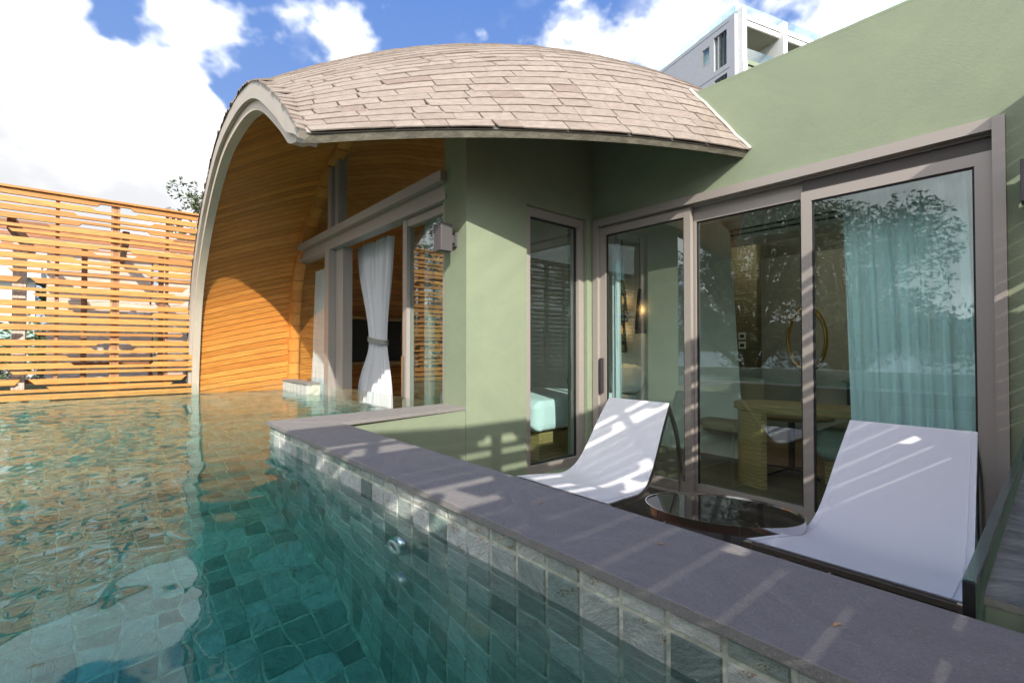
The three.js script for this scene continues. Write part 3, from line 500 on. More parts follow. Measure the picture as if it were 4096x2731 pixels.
// living-room furniture
{
  const t = thing('curved_desk', 'curved oak desk with a rounded panel leg behind the sliding doors', 'desk');
  const sh = new THREE.Shape(); sh.moveTo(-0.6, -4.95); sh.lineTo(-1.55, -4.98); sh.quadraticCurveTo(-2.05, -4.92, -2.06, -4.60); sh.quadraticCurveTo(-2.0, -4.40, -1.45, -4.38); sh.lineTo(-0.6, -4.55); sh.closePath();
  const top = new THREE.ExtrudeGeometry(sh, { depth: 0.055, bevelEnabled: true, bevelSize: 0.004, bevelThickness: 0.004, bevelSegments: 2, curveSegments: 24 }); top.rotateX(Math.PI / 2); top.translate(0, 0.75, 0);
  part('tabletop', boxUV(top), M.oak, t);
  const leg = []; for (let i = 0; i <= 14; i++) { const a = mix(Math.PI * 1.02, Math.PI * 1.42, i / 14); leg.push([-1.62 + 0.40 * Math.cos(a), 0, -4.62 - 0.28 * Math.sin(a)]); }
  part('panel_leg', (() => { const outer = sheet(14, 1, (u, v) => { const p = leg[Math.round(u * 14)]; return [p[0], mix(0.026, 0.69, v), p[2]]; }, 0.4, 0.7), inner = sheet(14, 1, (u, v) => { const p = leg[Math.round(u * 14)]; return [p[0] + 0.035, mix(0.026, 0.69, v), p[2] - 0.03]; }, 0.4, 0.7), e0 = sheet(1, 1, (u, v) => { const p = leg[14]; return [p[0] + 0.035 * u, mix(0.026, 0.69, v), p[2] - 0.03 * u]; }, 0.04, 0.7), e1 = sheet(1, 1, (u, v) => { const p = leg[0]; return [p[0] + 0.035 * u, mix(0.026, 0.69, v), p[2] - 0.03 * u]; }, 0.04, 0.7); return merge([outer, inner, e0, e1]); })(), M.oak, t);
  part('rear_leg', box(-0.75, -0.69, 0.026, 0.69, -4.9, -4.6, 'y'), M.oak, t);
  const c = thing('desk_chair', 'tan leather armchair tucked behind the curved oak desk', 'chair');
  part('backrest', (() => { const g = sheet(16, 6, (u, v) => { const a = mix(-1.0, 1.0, u); return [-2.45 + 0.36 * Math.sin(a), 0.42 + 0.50 * v, -5.35 - 0.22 * Math.cos(a) - 0.06 * v]; }); return g; })(), M.tan, c);
  part('seat', rbox(-2.75, -2.15, 0.36, 0.46, -5.5, -5.0, 0.04), M.tan, c);
  [[-2.7, -5.05], [-2.2, -5.05], [-2.7, -5.45], [-2.2, -5.45]].forEach(([x, z]) => part('leg', cyl(x, 0.026, 0.37, z, 0.012, 0.015, 8), M.darkMetal, c));
  const r = thing('round_table', 'small round pale table on a black pedestal under the desk edge', 'table');
  part('tabletop', cyl(-1.75, 0.575, 0.60, -5.15, 0.36, 0.36, 40), M.oak, r); part('pedestal', cyl(-1.75, 0.06, 0.575, -5.15, 0.03, 0.03, 12), M.black, r);
  for (let k = 0; k < 4; k++) { const a = k * 1.571 + 0.4; part('foot', tube([[-1.75, 0.08, -5.15], [-1.75 + 0.15 * Math.cos(a), 0.06, -5.15 + 0.15 * Math.sin(a)], [-1.75 + 0.3 * Math.cos(a), 0.036, -5.15 + 0.3 * Math.sin(a)]], 0.012, 8, 6), M.black, r); }
  const o = thing('ottoman', 'sage fabric daybed cushion on an oak base beside the sheer curtain', 'daybed');
  part('cushion', rbox(-1.42, -0.35, 0.28, 0.56, -5.6, -4.70, 0.08), M.sage, o); part('base', rbox(-1.36, -0.38, 0.08, 0.28, -5.55, -4.76, 0.006), M.oak, o); part('plinth', box(-1.3, -0.45, 0.026, 0.08, -5.5, -4.82), M.black, o);
  const k = thing('wall_cabinet', 'dark timber cabinet standing against the rear room wall', 'cabinet');
  part('carcass', rbox(-1.9, 0.5, 0.026, 0.8, -8.15, -7.6, 0.008), std({ color: rgb(0.035, 0.022, 0.015), roughness: 0.5 }), k); part('worktop', rbox(-1.95, 0.55, 0.80, 0.84, -8.17, -7.56, 0.006), M.tan, k);
  const s = thing('ring_sculpture', 'tall gold ring sculpture standing in the rear of the room', 'sculpture');
  const tg = new THREE.TorusGeometry(0.42, 0.045, 12, 60); tg.scale(0.55, 1, 1); tg.translate(-2.28, 1.38, -7.3); part('ring', tg, M.gold, s); part('foot', cyl(-2.28, 0.026, 0.93, -7.3, 0.02, 0.02, 10), M.gold, s); part('base', cyl(-2.28, 0.025, 0.05, -7.3, 0.16, 0.16, 24), M.gold, s);
  const p = thing('partition_wall', 'tan panelled partition wall standing inside behind the desk', 'wall');
  part('panel', box(-3.6, -2.75, 0.026, 2.715, -7.0, -6.85), std({ color: rgb(0.17, 0.15, 0.09), map: paleWoodCol, roughness: 0.7 }), p);
  [[0, 0], [1, 0], [0, 1], [1, 1]].forEach(([i, j]) => { const w = thing('wall_switch', 'small white framed switch plate on the tan partition wall', 'switch', 'four switch plates on the partition'); w.position.set(-3.08 + i * 0.13, 1.30 + j * 0.13, -6.849); part('plate', rbox(-0.05, 0.05, -0.05, 0.05, 0, 0.01, 0.003), M.white, w); part('button', box(-0.028, 0.028, -0.022, 0.022, 0.010, 0.013), M.black, w); });
  [[-2.9, -6.3], [-2.2, -6.5]].forEach(([x, z]) => { const d = thing('downlight', 'tiny round downlight glowing in the room ceiling', 'lamp', 'ceiling downlights'); d.position.set(x, 2.719, z); part('trim_ring', new THREE.TorusGeometry(0.04, 0.006, 8, 24).rotateX(Math.PI / 2), M.white, d); part('bulb', cyl(0, -0.006, -0.001, 0, 0.032, 0.032, 20), std({ color: rgb(1, 0.85, 0.6), emissive: rgb(1, 0.8, 0.5), emissiveIntensity: 4 }), d); const l = new THREE.PointLight(new THREE.Color(1, 0.82, 0.6), 0.5); l.position.set(0, -0.02, 0); l.castShadow = true; d.add(l); });
}
// ================================================================ POOL
const WATER = 0.66, FLOOR = -0.5;
const stoneTones = [[0.46, 0.52, 0.49], [0.58, 0.61, 0.58], [0.34, 0.42, 0.39], [0.52, 0.51, 0.43], [0.20, 0.27, 0.25], [0.28, 0.38, 0.35], [0.76, 0.78, 0.76], [0.66, 0.70, 0.68]];
const stoneMats = stoneTones.map((c) => std({ color: rgb(...c), map: stoneCol, bumpMap: stoneBump, bumpScale: 0.0025, roughness: 0.75 }));
const stoneMerged = std({ vertexColors: true, map: stoneCol, bumpMap: stoneBump, bumpScale: 0.0025, roughness: 0.75 });
// a tile slab with bevelled face: origin o, axes u and v (unit), outward n
function tileGeo(o, u, v, n, w, h, t, off) {
  const P = (a, b, c) => [0, 1, 2].map((k) => o[k] + u[k] * a + v[k] * b + n[k] * c), e = 0.003;
  const pos = [], uv = [];
  const q = (A, B, C, D, ta, tb, tc, td) => { pos.push(...A, ...B, ...C, ...A, ...C, ...D); uv.push(...ta, ...tb, ...tc, ...ta, ...tc, ...td); };
  const f = [[e, e], [w - e, e], [w - e, h - e], [e, h - e]], k = [[0, 0], [w, 0], [w, h], [0, h]], U = (c) => [c[0] + off[0], c[1] + off[1]];
  q(...f.map((c) => P(c[0], c[1], t)), ...f.map(U));
  for (let i = 0; i < 4; i++) { const j = (i + 1) % 4; q(P(k[i][0], k[i][1], 0), P(k[j][0], k[j][1], 0), P(f[j][0], f[j][1], t), P(f[i][0], f[i][1], t), U(k[i]), U(k[j]), U(f[j]), U(f[i])); }
  const g = new THREE.BufferGeometry(); g.setAttribute('position', new THREE.Float32BufferAttribute(pos, 3)); g.setAttribute('uv', new THREE.Float32BufferAttribute(uv, 2)); g.computeVertexNormals(); return g;
}
function tiles(o, u, v, n, cols, pitch = 0.108, joint = 0.009, pick = null, jit = 0.0012) { // cols: [[u0,u1]...] x rows [[v0,v1]...]
  const out = [];
  for (const [a, b] of cols.u) for (const [c, d] of cols.v) {
    const k = pick ? pick(c) : Math.floor(rnd() * 5.6), at = [0, 1, 2].map((i) => o[i] + u[i] * (a + joint / 2) + v[i] * (c + joint / 2));
    out.push({ geo: tileGeo(at, u, v, n, b - a - joint, d - c - joint, 0.003 + rr(0, jit), [rr(0, 5), rr(0, 5)]), k, d: Math.hypot(at[0], at[1] - 1.25, at[2]) });
  }
  return out;
}
const runs = (a, b, p) => { const r = []; for (let x = a; x < b - 0.02; x += p) r.push([x, Math.min(x + p, b)]); return r; };
function lay(list, parent, single, nm = 'tile') {
  list.sort((a, b) => a.d - b.d);
  list.slice(0, single).forEach((t) => part(nm, t.geo, stoneMats[t.k], parent));
  if (list.length > single) { const m = part('tile_field', merge(list.slice(single).map((t) => tint(t.geo, stoneTones[t.k]))), stoneMerged, parent); m.userData.kind = 'stuff'; }
}
const basin = struct('pool_basin', null);
part('floor_slab', box(-7.6, 0.9, FLOOR - 0.15, FLOOR, -2.3, 4.4), M.grout, basin);
part('side_wall', box(-7.62, -7.452, FLOOR, 0.625, -2.18, 4.4), M.grout, basin);
part('side_wall', box(0.55, 0.9, FLOOR, 0.79, -0.80, 4.4), M.grout, basin);
part('side_wall', box(-7.62, 0.9, FLOOR, 0.79, 4.2, 4.4), M.grout, basin);
part('side_wall', box(-7.44, -3.42, FLOOR, 0.625, -2.30, -2.18), M.grout, basin);
part('bench', box(-7.45, -6.95, FLOOR, 0.33, -2.18, -0.98), M.grout, basin);
{
  const pk = () => { const r = rnd(); return r < 0.26 ? 0 : r < 0.46 ? 1 : r < 0.62 ? 7 : r < 0.76 ? 2 : r < 0.86 ? 3 : r < 0.94 ? 5 : 4; };
  const floor = [...tiles([-6.95, FLOOR, -0.80], [1, 0, 0], [0, 0, 1], [0, 1, 0], { u: runs(0, 7.6, 0.108), v: runs(0, 2.0, 0.108) }, 0.108, 0.009, pk), ...tiles([-6.95, FLOOR, -2.18], [1, 0, 0], [0, 0, 1], [0, 1, 0], { u: runs(0, 3.55, 0.108), v: runs(0, 1.37, 0.108) }, 0.108, 0.009, pk), ...tiles([-7.45, FLOOR, -0.98], [1, 0, 0], [0, 0, 1], [0, 1, 0], { u: runs(0, 0.5, 0.108), v: runs(0, 2.2, 0.108) }, 0.108, 0.009, pk)];
  lay(floor, basin, 240, 'floor_tile');
  const B = tiles([-6.95, FLOOR, -2.18], [0, 0, 1], [0, 1, 0], [1, 0, 0], { u: runs(0, 1.2, 0.15), v: runs(0, 0.83, 0.42) }, 0.15, 0.008, pk);
  B.push(...tiles([-7.44, 0.33, -2.18], [1, 0, 0], [0, 0, 1], [0, 1, 0], { u: runs(0, 0.49, 0.5), v: runs(0, 1.2, 0.15) }, 0.15, 0.008, pk));
  B.push(...tiles([-7.45, FLOOR, -0.98], [1, 0, 0], [0, 1, 0], [0, 0, 1], { u: runs(0, 0.5, 0.15), v: runs(0, 0.83, 0.42) }, 0.15, 0.008, pk));
  lay(B, basin, 60, 'bench_tile');
  const W = [...tiles([-7.452, FLOOR, -2.18], [0, 0, 1], [0, 1, 0], [1, 0, 0], { u: runs(0, 4.2, 0.108), v: runs(0, 1.125, 0.108) }, 0.108, 0.009, pk), ...tiles([-6.95, FLOOR, -2.18], [1, 0, 0], [0, 1, 0], [0, 0, 1], { u: runs(0, 3.5, 0.108), v: runs(0, 1.12, 0.108) }, 0.108, 0.009, pk)];
  lay(W, basin, 0, 'wall_tile');
}
// water with small ripples
{
  const waves = []; for (let i = 0; i < 56; i++) { const L = 0.07 + 0.5 * rnd() ** 2, a = rr(0, TAU), k = TAU / L; waves.push([Math.cos(a) * k, Math.sin(a) * k, rr(0, TAU), 0.0028 / k * (L < 0.2 ? 1.1 : 1.9)]); }
  const h = (x, z) => { let y = 0; const g = 0.55 + 0.45 * noise3(x * 0.6, 4, z * 0.6); for (const w of waves) y += w[3] * Math.sin(w[0] * x + w[1] * z + w[2] + 0.5 * noise3(x * 0.9, 1, z * 0.9)); return y * (0.6 + 0.7 * g); };
  const st = 0.018, x0 = -7.436, x1 = 0.549, z0 = -2.176, z1 = 4.199, nx = Math.round((x1 - x0) / st), nz = Math.round((z1 - z0) / st), pos = [], uv = [], idx = [], id = new Map();
  const X = (i) => mix(x0, x1, i / nx), Zc = (j) => mix(z0, z1, j / nz), vert = (i, j) => { const k = i * 4096 + j; if (!id.has(k)) { id.set(k, pos.length / 3); const x = X(i), z = Zc(j); pos.push(x, WATER + h(x, z), z); uv.push(x, z); } return id.get(k); };
  for (let j = 0; j < nz; j++) for (let i = 0; i < nx; i++) { const zc = Zc(j + 0.5), xc = X(i + 0.5); if (zc < -0.806 && xc > -3.335) continue; if (zc > 1.6 && 0) continue; const a = vert(i, j), b = vert(i + 1, j), c = vert(i, j + 1), d = vert(i + 1, j + 1); idx.push(a, d, b, a, c, d); }
  const g = new THREE.BufferGeometry(); g.setAttribute('position', new THREE.Float32BufferAttribute(pos, 3)); g.setAttribute('uv', new THREE.Float32BufferAttribute(uv, 2)); g.setIndex(idx); g.computeVertexNormals();
  struct('pool_water', g, phy({ color: rgb(0.97, 1, 1), transmission: 1, roughness: 0, ior: 1.33, thickness: 1, transparent: true, opacity: 0.84, attenuationColor: rgb(0.40, 0.82, 0.80), attenuationDistance: 1.5 }));
}
// parapet wall between pool and terrace with granite coping
const parapet = thing('pool_parapet', 'low pool wall with dark grey granite coping and stone waterline tiles beside the terrace', 'wall');
{
  const poly = (pts, y0, y1) => { const s = new THREE.Shape(pts.map((p) => new THREE.Vector2(...p))), g = new THREE.ExtrudeGeometry(s, { depth: y1 - y0, bevelEnabled: false }); g.rotateX(Math.PI / 2); g.translate(0, y1, 0); return boxUV(g); };
  const slab = (pts, y0, y1) => { const s = new THREE.Shape(pts.map((p) => new THREE.Vector2(...p))), g = new THREE.ExtrudeGeometry(s, { depth: y1 - y0 - 0.004, bevelEnabled: true, bevelSize: 0.002, bevelThickness: 0.002, bevelSegments: 2 }); g.rotateX(Math.PI / 2); g.translate(0, y1 - 0.002, 0); return boxUV(g); };
  part('wall_core', box(-3.30, 0.679, FLOOR, 0.6, -1.10, -0.815), M.grout, parapet); part('wall_head', box(-3.30, 0.679, 0.6, 0.768, -1.10, -0.815), M.grout, parapet);
  part('inner_face', box(-2.96, 0.68, -0.1, 0.766, -1.115, -1.101), M.green, parapet);
  part('return_wall', poly([[-3.30, -1.101], [-2.965, -1.101], [-3.085, -2.178], [-3.40, -2.178]], -0.1, 0.767), M.green, parapet);
  const T = 0.79, Bm = 0.7675;
  part('coping_slab', slab([[-3.314, -0.798], [-3.40, -2.2], [-3.082, -2.178], [-2.945, -1.13], [-2.955, -1.128]], Bm, T), M.granite, parapet);
  part('coping_slab', slab([[-3.307, -0.795], [-1.602, -0.795], [-1.602, -1.132], [-2.94, -1.132]], Bm, T), M.granite, parapet);
  part('coping_slab', slab([[-1.596, -0.795], [-0.02, -0.795], [-0.02, -1.132], [-1.596, -1.132]], Bm, T), M.granite, parapet);
  part('coping_slab', slab([[-0.014, -0.795], [0.68, -0.795], [0.68, -1.132], [-0.014, -1.132]], Bm, T), M.granite, parapet);
  // waterline tiles: a narrow course, then square courses down to the floor
  const cols = runs(0, 3.95, 0.108), rowsUp = [[1.222, 1.262], [1.114, 1.222], [1.006, 1.114], [0.898, 1.006], [0.79, 0.898]], deep = []; for (let y = 0.79; y > 0.02; y -= 0.108) deep.push([Math.max(0, y - 0.108), y]);
  const mixed = () => { const r = rnd(); return r < 0.26 ? 7 : r < 0.48 ? 1 : r < 0.68 ? 0 : r < 0.80 ? 2 : r < 0.88 ? 6 : r < 0.95 ? 5 : 4; };
  const mk = (rows, pk) => tiles([-3.30, FLOOR, -0.815], [1, 0, 0], [0, 1, 0], [0, 0, 1], { u: cols, v: rows }, 0.108, 0.009, pk);
  lay(mk([...rowsUp, ...deep], mixed), parapet, 280);
  lay(tiles([-3.30, FLOOR, -0.815], [0, 0, -1], [0, 1, 0], [-1, 0, 0], { u: runs(0, 1.36, 0.108), v: [...rowsUp, ...deep] }, 0.108, 0.009, mixed), parapet, 0);
}
// tiled end block by the pavilion
{
  const b = thing('pool_end_block', 'small pale tiled block with grey stone top at the pavilion corner of the pool', 'wall');
  part('core', box(-7.43, -6.35, FLOOR + 0.01, 0.785, -2.165, -2.0), M.grout, b); part('top_slab', rbox(-7.435, -6.34, 0.787, 0.808, -2.167, -1.985, 0.003), M.granite, b);
  lay(tiles([-7.43, 0.3, -2.0], [1, 0, 0], [0, 1, 0], [0, 0, 1], { u: runs(0, 1.08, 0.15), v: runs(0, 0.48, 0.16) }, 0.15, 0.008, () => 6), b, 99);
}
// glass edges of the pool
{
  const e1 = thing('glass_pool_edge', 'low frameless glass wall along the pool edge below the timber vault', 'glass wall');
  for (const [a, b] of [[-2.17, -0.96], [-0.95, -0.02], [0.0, 1.9], [1.92, 4.19]]) part('pane', box(-7.449, -7.437, 0.60, 0.79, a, b), M.glassClear, e1);
  const e2 = thing('glass_pool_edge', 'low frameless glass wall along the pool edge in front of the pavilion doorway', 'glass wall');
  for (const [a, b] of [[-6.33, -4.9], [-4.89, -3.42]]) part('pane', box(a, b, 0.60, 0.79, -2.189, -2.177), M.glassClear, e2);
}
// underwater light fitting on the pool wall
{
  const t = thing('pool_light', 'round steel pool light fitting under water on the tiled wall', 'light fitting');
  t.position.set(-1.52, 0.42, -0.806);
  part('flange', new THREE.LatheGeometry([[0.02, 0], [0.058, 0], [0.058, 0.012], [0.05, 0.03], [0.04, 0.034], [0.036, 0.028]].map((p) => new THREE.Vector2(...p)), 40).rotateX(Math.PI / 2), M.chrome, t);
  part('ring', new THREE.TorusGeometry(0.036, 0.007, 10, 36).translate(0, 0, 0.034), M.white, t);
  part('lens', cyl(0, 0, 0.03, 0, 0.033, 0.033, 30).rotateX(Math.PI / 2), M.concrete, t);
}
// ================================================================ TERRACE
{
  const d = struct('terrace_deck', null);
  part('substrate', box(-3.05, 0.68, -0.2, -0.035, -3.69, -1.116), felt, d);
  for (let z = -1.12; z > -3.66; z -= 0.12) part('board', box(-3.0, -0.06, -0.03, 0, z - 0.116, z, 'x', rr(0, 9)), deckWood[Math.floor(rnd() * 5)], d);
  const w = thing('divider_wall', 'low green end wall with a rough concrete cap beside the glass railing', 'wall');
  part('wall', box(-0.096, -0.048, -0.1, 0.785, -3.74, -1.22), M.green, w); part('cap', box(-0.098, -0.046, 0.786, 0.80, -3.74, -1.218), M.concrete, w); part('upstand', box(-0.045, 0.66, -0.1, 0.86, -3.745, -1.14), M.green, w);
  const r = thing('glass_railing', 'dark edged glass railing panel at the end of the terrace beside the concrete capped wall', 'railing');
  part('pane', box(-0.121, -0.105, 0.04, 0.835, -3.66, -1.175), M.glass, r); part('front_edge', box(-0.1215, -0.1045, 0.04, 0.8355, -1.1749, -1.169), M.black, r); part('top_edge', box(-0.1212, -0.1048, 0.8352, 0.838, -3.66, -1.175), M.glassEdge, r);
}
// sling lounge chairs
function loungeChair(label, xf0, xf1, xb0, xb1, zf, zb) {
  const t = thing('lounge_chair', label, 'chair', 'white sling lounge chairs on the terrace');
  // profile from the front edge to the top of the back: [t along z, height]
  const prof = [[0, 0.405], [0.12, 0.385], [0.27, 0.36], [0.42, 0.335], [0.52, 0.345], [0.62, 0.40], [0.72, 0.505], [0.83, 0.645], [0.92, 0.75], [1, 0.842]];
  const C = new THREE.CatmullRomCurve3(prof.map(([a, y]) => new THREE.Vector3(0, y, mix(zf, zb, a))));
  const at = (u, v) => { const p = C.getPoint(v), k = (zf - p.z) / (zf - zb), bulge = 0.012 * Math.sin(Math.PI * u) * Math.sin(Math.PI * Math.min(1, v * 1.0)); return [mix(mix(xf0, xb0, k), mix(xf1, xb1, k), u), p.y - bulge, p.z - bulge * 0.4]; };
  part('sling', merge([sheet(12, 48, (u, v) => at(u, v), 0.6, 1.3), sheet(12, 48, (u, v) => { const p = at(u, v); return [p[0], p[1] - 0.006, p[2] - 0.002]; }, 0.6, 1.3), sheet(1, 48, (u, v) => { const p = at(0, v); return [p[0], p[1] - 0.006 * u, p[2] - 0.002 * u]; }), sheet(1, 48, (u, v) => { const p = at(1, v); return [p[0], p[1] - 0.006 * u, p[2] - 0.002 * u]; }), sheet(12, 1, (u, v) => { const p = at(u, 1); return [p[0], p[1] - 0.006 * v, p[2] - 0.002 * v]; })]), M.sling, t);
  for (const u of [0.045, 0.955]) part('hem_seam', (() => { const pts = []; for (let i = 0; i <= 40; i++) { const p = at(u, i / 40); pts.push([p[0], p[1] + 0.0015, p[2]]); } return sweep(pts, 0.004, 0.003); })(), M.linen, t);
  for (const [u, n] of [[0.015, 'side_rail'], [0.985, 'side_rail']]) {
    const pts = []; for (let i = 0; i <= 40; i++) { const p = at(u, i / 40); pts.push([p[0], p[1] - 0.022, p[2] - 0.008]); } part(n, sweep(pts, 0.018, 0.028), M.steel, t);
    const top = at(u, 0.985), xx = top[0] + (u < 0.5 ? -0.012 : 0.012), arc = [[top[0], top[1] - 0.02, top[2] - 0.012], [xx, 0.60, top[2] - 0.10], [xx, 0.30, top[2] - 0.16], [xx, 0.012, top[2] - 0.15]];
    const CC = new THREE.CatmullRomCurve3(arc.map((p) => new THREE.Vector3(...p)));
    part('rear_leg', sweep(CC.getPoints(20).map((p) => [p.x, p.y, p.z]), 0.012, 0.04), M.steel, t);
    const fr = at(u, 0.03); part('front_leg', sweep([[fr[0], fr[1] - 0.03, fr[2]], [fr[0], 0.2, fr[2] - 0.03], [fr[0], 0.002, fr[2] - 0.05]], 0.012, 0.035), M.steel, t);
    part('foot_rail', sweep([[fr[0], 0.014, fr[2] - 0.05], [xx, 0.014, top[2] - 0.15]], 0.012, 0.028), M.steel, t);
  }
  const fa = at(0, 0.004), fb = at(1, 0.004); part('front_bar', sweep([[fa[0] - 0.012, fa[1] - 0.022, fa[2]], [fb[0] + 0.012, fb[1] - 0.022, fb[2]]], 0.03, 0.02, new THREE.Vector3(0, 0, 1)), M.steel, t);
  const ta = at(0, 0.998), tb = at(1, 0.998); part('top_bar', sweep([[ta[0], ta[1] - 0.014, ta[2] - 0.006], [tb[0], tb[1] - 0.014, tb[2] - 0.006]], 0.016, 0.016, new THREE.Vector3(0, 0, 1)), M.steel, t);
}
loungeChair('white sling lounge chair on the terrace beside the glass railing', -0.93, -0.222, -0.80, -0.275, -2.185, -3.26);
loungeChair('white sling lounge chair on the terrace beside the small window', -2.39, -1.635, -2.50, -1.94, -2.10, -3.24);
{
  const t = thing('coffee_table', 'oval coffee table with smoked glass top and polished steel rim between the lounge chairs', 'table');
  const cx = -1.22, cz = -2.55, ang = -0.42, ra = 0.395, rb = 0.26, h = 0.385, el = (a, s = 1) => { const x = ra * s * Math.cos(a), z = rb * s * Math.sin(a); return [cx + x * Math.cos(ang) - z * Math.sin(ang), cz + x * Math.sin(ang) + z * Math.cos(ang)]; };
  part('glass_top', (() => { const g = sheet(64, 1, (u, v) => { const p = el(u * TAU, 0.992 * (0.0001 + v * 0.9999)); return [p[0], h - 0.004, p[1]]; }); return g; })(), M.smoked, t);
  const band = (s0, s1, y0, y1) => merge([sheet(72, 1, (u, v) => { const p = el(u * TAU, s1); return [p[0], mix(y0, y1, v), p[1]]; }), sheet(72, 1, (u, v) => { const p = el(u * TAU, s0); return [p[0], mix(y0, y1, v), p[1]]; }), sheet(72, 1, (u, v) => { const p = el(u * TAU, mix(s0, s1, v)); return [p[0], y1, p[1]]; }), sheet(72, 1, (u, v) => { const p = el(u * TAU, mix(s0, s1, v)); return [p[0], y0, p[1]]; })]);
  part('rim', band(0.993, 1.006, h - 0.045, h + 0.002), M.chrome, t);
  for (let k = 0; k < 3; k++) { const a = 0.6 + k * TAU / 3, p = el(a, 0.9); part('leg', sweep([[p[0], h - 0.03, p[1]], [p[0], 0.002, p[1]]], 0.04, 0.012), M.chrome, t); part('brace', sweep([[p[0], h - 0.05, p[1]], [cx, h - 0.055, cz]], 0.03, 0.008, new THREE.Vector3(0, 1, 0)), M.steel, t); }
}
// fallen leaves on the coping
[[-0.62, -1.0, 0.3], [-0.25, -0.93, 1.2], [-1.02, -0.99, 1.7]].forEach(([x, z, a], i) => {
  const l = sheet(6, 4, (u, v) => { const w = 0.0032 * Math.sin(Math.PI * u), px = (u - 0.5) * 0.02, pz = (v - 0.5) * 2 * w; return [px, 0.001 + 0.002 * Math.sin(Math.PI * u) + 0.001 * Math.abs(v - 0.5), pz]; }); l.rotateY(a); l.translate(x, 0.79, z);
  thingMesh('fallen_leaf', l, std({ color: rgb(0.45, 0.26, 0.12), roughness: 0.9 }), 'tiny dry brown leaf lying on the granite coping', 'leaf', 'dry leaves on the coping');
});
// ================================================================ SLATTED TIMBER SCREENS
const SLAT_ROWS = ['F.144b', 'F.19t', 'F.35t', 'F.31b', 'S.57', 'T.88', 'F.14b', 'F.18t', 'F.35t', 'F.30b', 'T.885', 'G.68', 'S.58', 'T.687', 'F.40t', 'F.36t', 'A', 'A', 'T.67', 'F.14b', 'F.18t', 'F.40t', 'F.36t', 'T.85', 'G.68', 'S.56', 'A'];
function screenFence(label, x, zc0, panels, face, clipLo, clipHi, extra) { // face: +1 slats on the +x side of the posts
  const t = thing('timber_screen', label, 'fence', 'slatted timber screens round the pool');
  const P = 0.0885, H = 0.060, h = 0.031, topY = 3.05, half = 1.04;
  let slatX = x; const poly = (pts) => { // pts in (u = -z, y)
    const g = new THREE.ExtrudeGeometry(new THREE.Shape(pts.map((p) => new THREE.Vector2(...p))), { depth: 0.034, bevelEnabled: true, bevelSize: 0.002, bevelThickness: 0.002, bevelSegments: 1 });
    g.rotateY(Math.PI / 2); g.translate(slatX - 0.017, 0, 0); return boxUV(g, 'z', rr(0, 9));
  };
  for (let p = 0; p < panels; p++) {
    const zc = zc0 + p * 2 * half, U = (u) => -(zc) + u; // shape x = -z after the turn
    const lo = Math.max(-half + 0.001, zc - clipHi), hi = Math.min(half - 0.001, zc - clipLo);
    for (const lx of extra.layers) for (const [r, code] of (extra.rows ?? SLAT_ROWS).entries()) {
      slatX = x + lx;
      const y1 = topY - 0.02 - r * P, y0 = y1 - H, k = lx && 'TGS'.includes(code[0]) ? 'A' : code[0], w = parseFloat(code.slice(1)) || 0, bot = code.endsWith('b'), mat = fenceWood[Math.floor(rnd() * 6)], add = (pts) => { const q = pts.map(([u, y]) => [U(Math.max(lo, Math.min(hi, u))), y]); if (Math.max(...q.map((a) => a[0])) - Math.min(...q.map((a) => a[0])) > 0.03) part('slat', poly(q), mat, t); };
      const s = 0.03;
      if (k === 'A') add([[-half, y0], [half, y0], [half, y1], [-half, y1]]);
      else if (k === 'F') { if (bot) add([[-half, y0], [-w - s, y0], [-w, y0 + h], [w, y0 + h], [w + s, y0], [half, y0], [half, y1], [-half, y1]]); else add([[-half, y0], [half, y0], [half, y1], [w + s, y1], [w, y1 - h + 0.002], [-w, y1 - h + 0.002], [-w - s, y1], [-half, y1]]); }
      else if (k === 'T') add([[-w - s, y1], [-w, y1 - h], [w, y1 - h], [w + s, y1]]);
      else if (k === 'S') add([[-half, y0], [half, y0], [half, y0 + h], [w, y0 + h], [w + s, y1], [-w - s, y1], [-w, y0 + h], [-half, y0 + h]]);
      else if (k === 'G') { add([[-w, y0], [w, y0], [w + 0.06, y1], [-w - 0.06, y1]]); add([[-half, y0], [-w - 0.16, y0], [-w - 0.12, y1], [-half, y1]]); add([[w + 0.16, y0], [half, y0], [half, y1], [w + 0.12, y1]]); }
    }
    const px = x - face * 0.056, inside = (z) => z > clipLo && z < clipHi;
    for (const [du, wd, m] of [[0, 0.05, 0], [-0.035, 0.014, 9], [0.035, 0.014, 9], [-0.52, 0.032, 0], [0.52, 0.032, 0], [-1.04, 0.032, 1]]) { const z = zc - du; if (inside(z)) part('post', box(px - 0.036, px + 0.036, extra.y0, topY - 0.015, z - wd / 2, z + wd / 2, 'y', rr(0, 9)), m === 9 ? fenceWood[1] : fencePost[m], t); }
    const a = Math.max(zc - half, clipLo), b = Math.min(zc + half, clipHi); if (b > a) part('top_cap', box(x - 0.06, x + 0.05, topY - 0.015, topY + 0.01, a, b, 'z', rr(0, 9)), fenceWood[Math.floor(rnd() * 6)], t);
  }
  return t;
}
screenFence('slatted timber screen with notched boards beyond the glass edge of the pool', -7.60, -0.11, 2, 1, -0.98, 3.0, { y0: 0.3, layers: [0] });
screenFence('slatted timber screen with notched boards on the end wall of the terrace', 0.61, -2.75, 3, 1, -3.72, 3.2, { y0: 0.3, layers: [0], rows: [...SLAT_ROWS.slice(0, 13), 'A', 'F.10t', 'A', 'A', 'F.12t', 'A', 'A', 'A', 'F.1t', 'A', 'A', 'A', 'A', 'A'] });

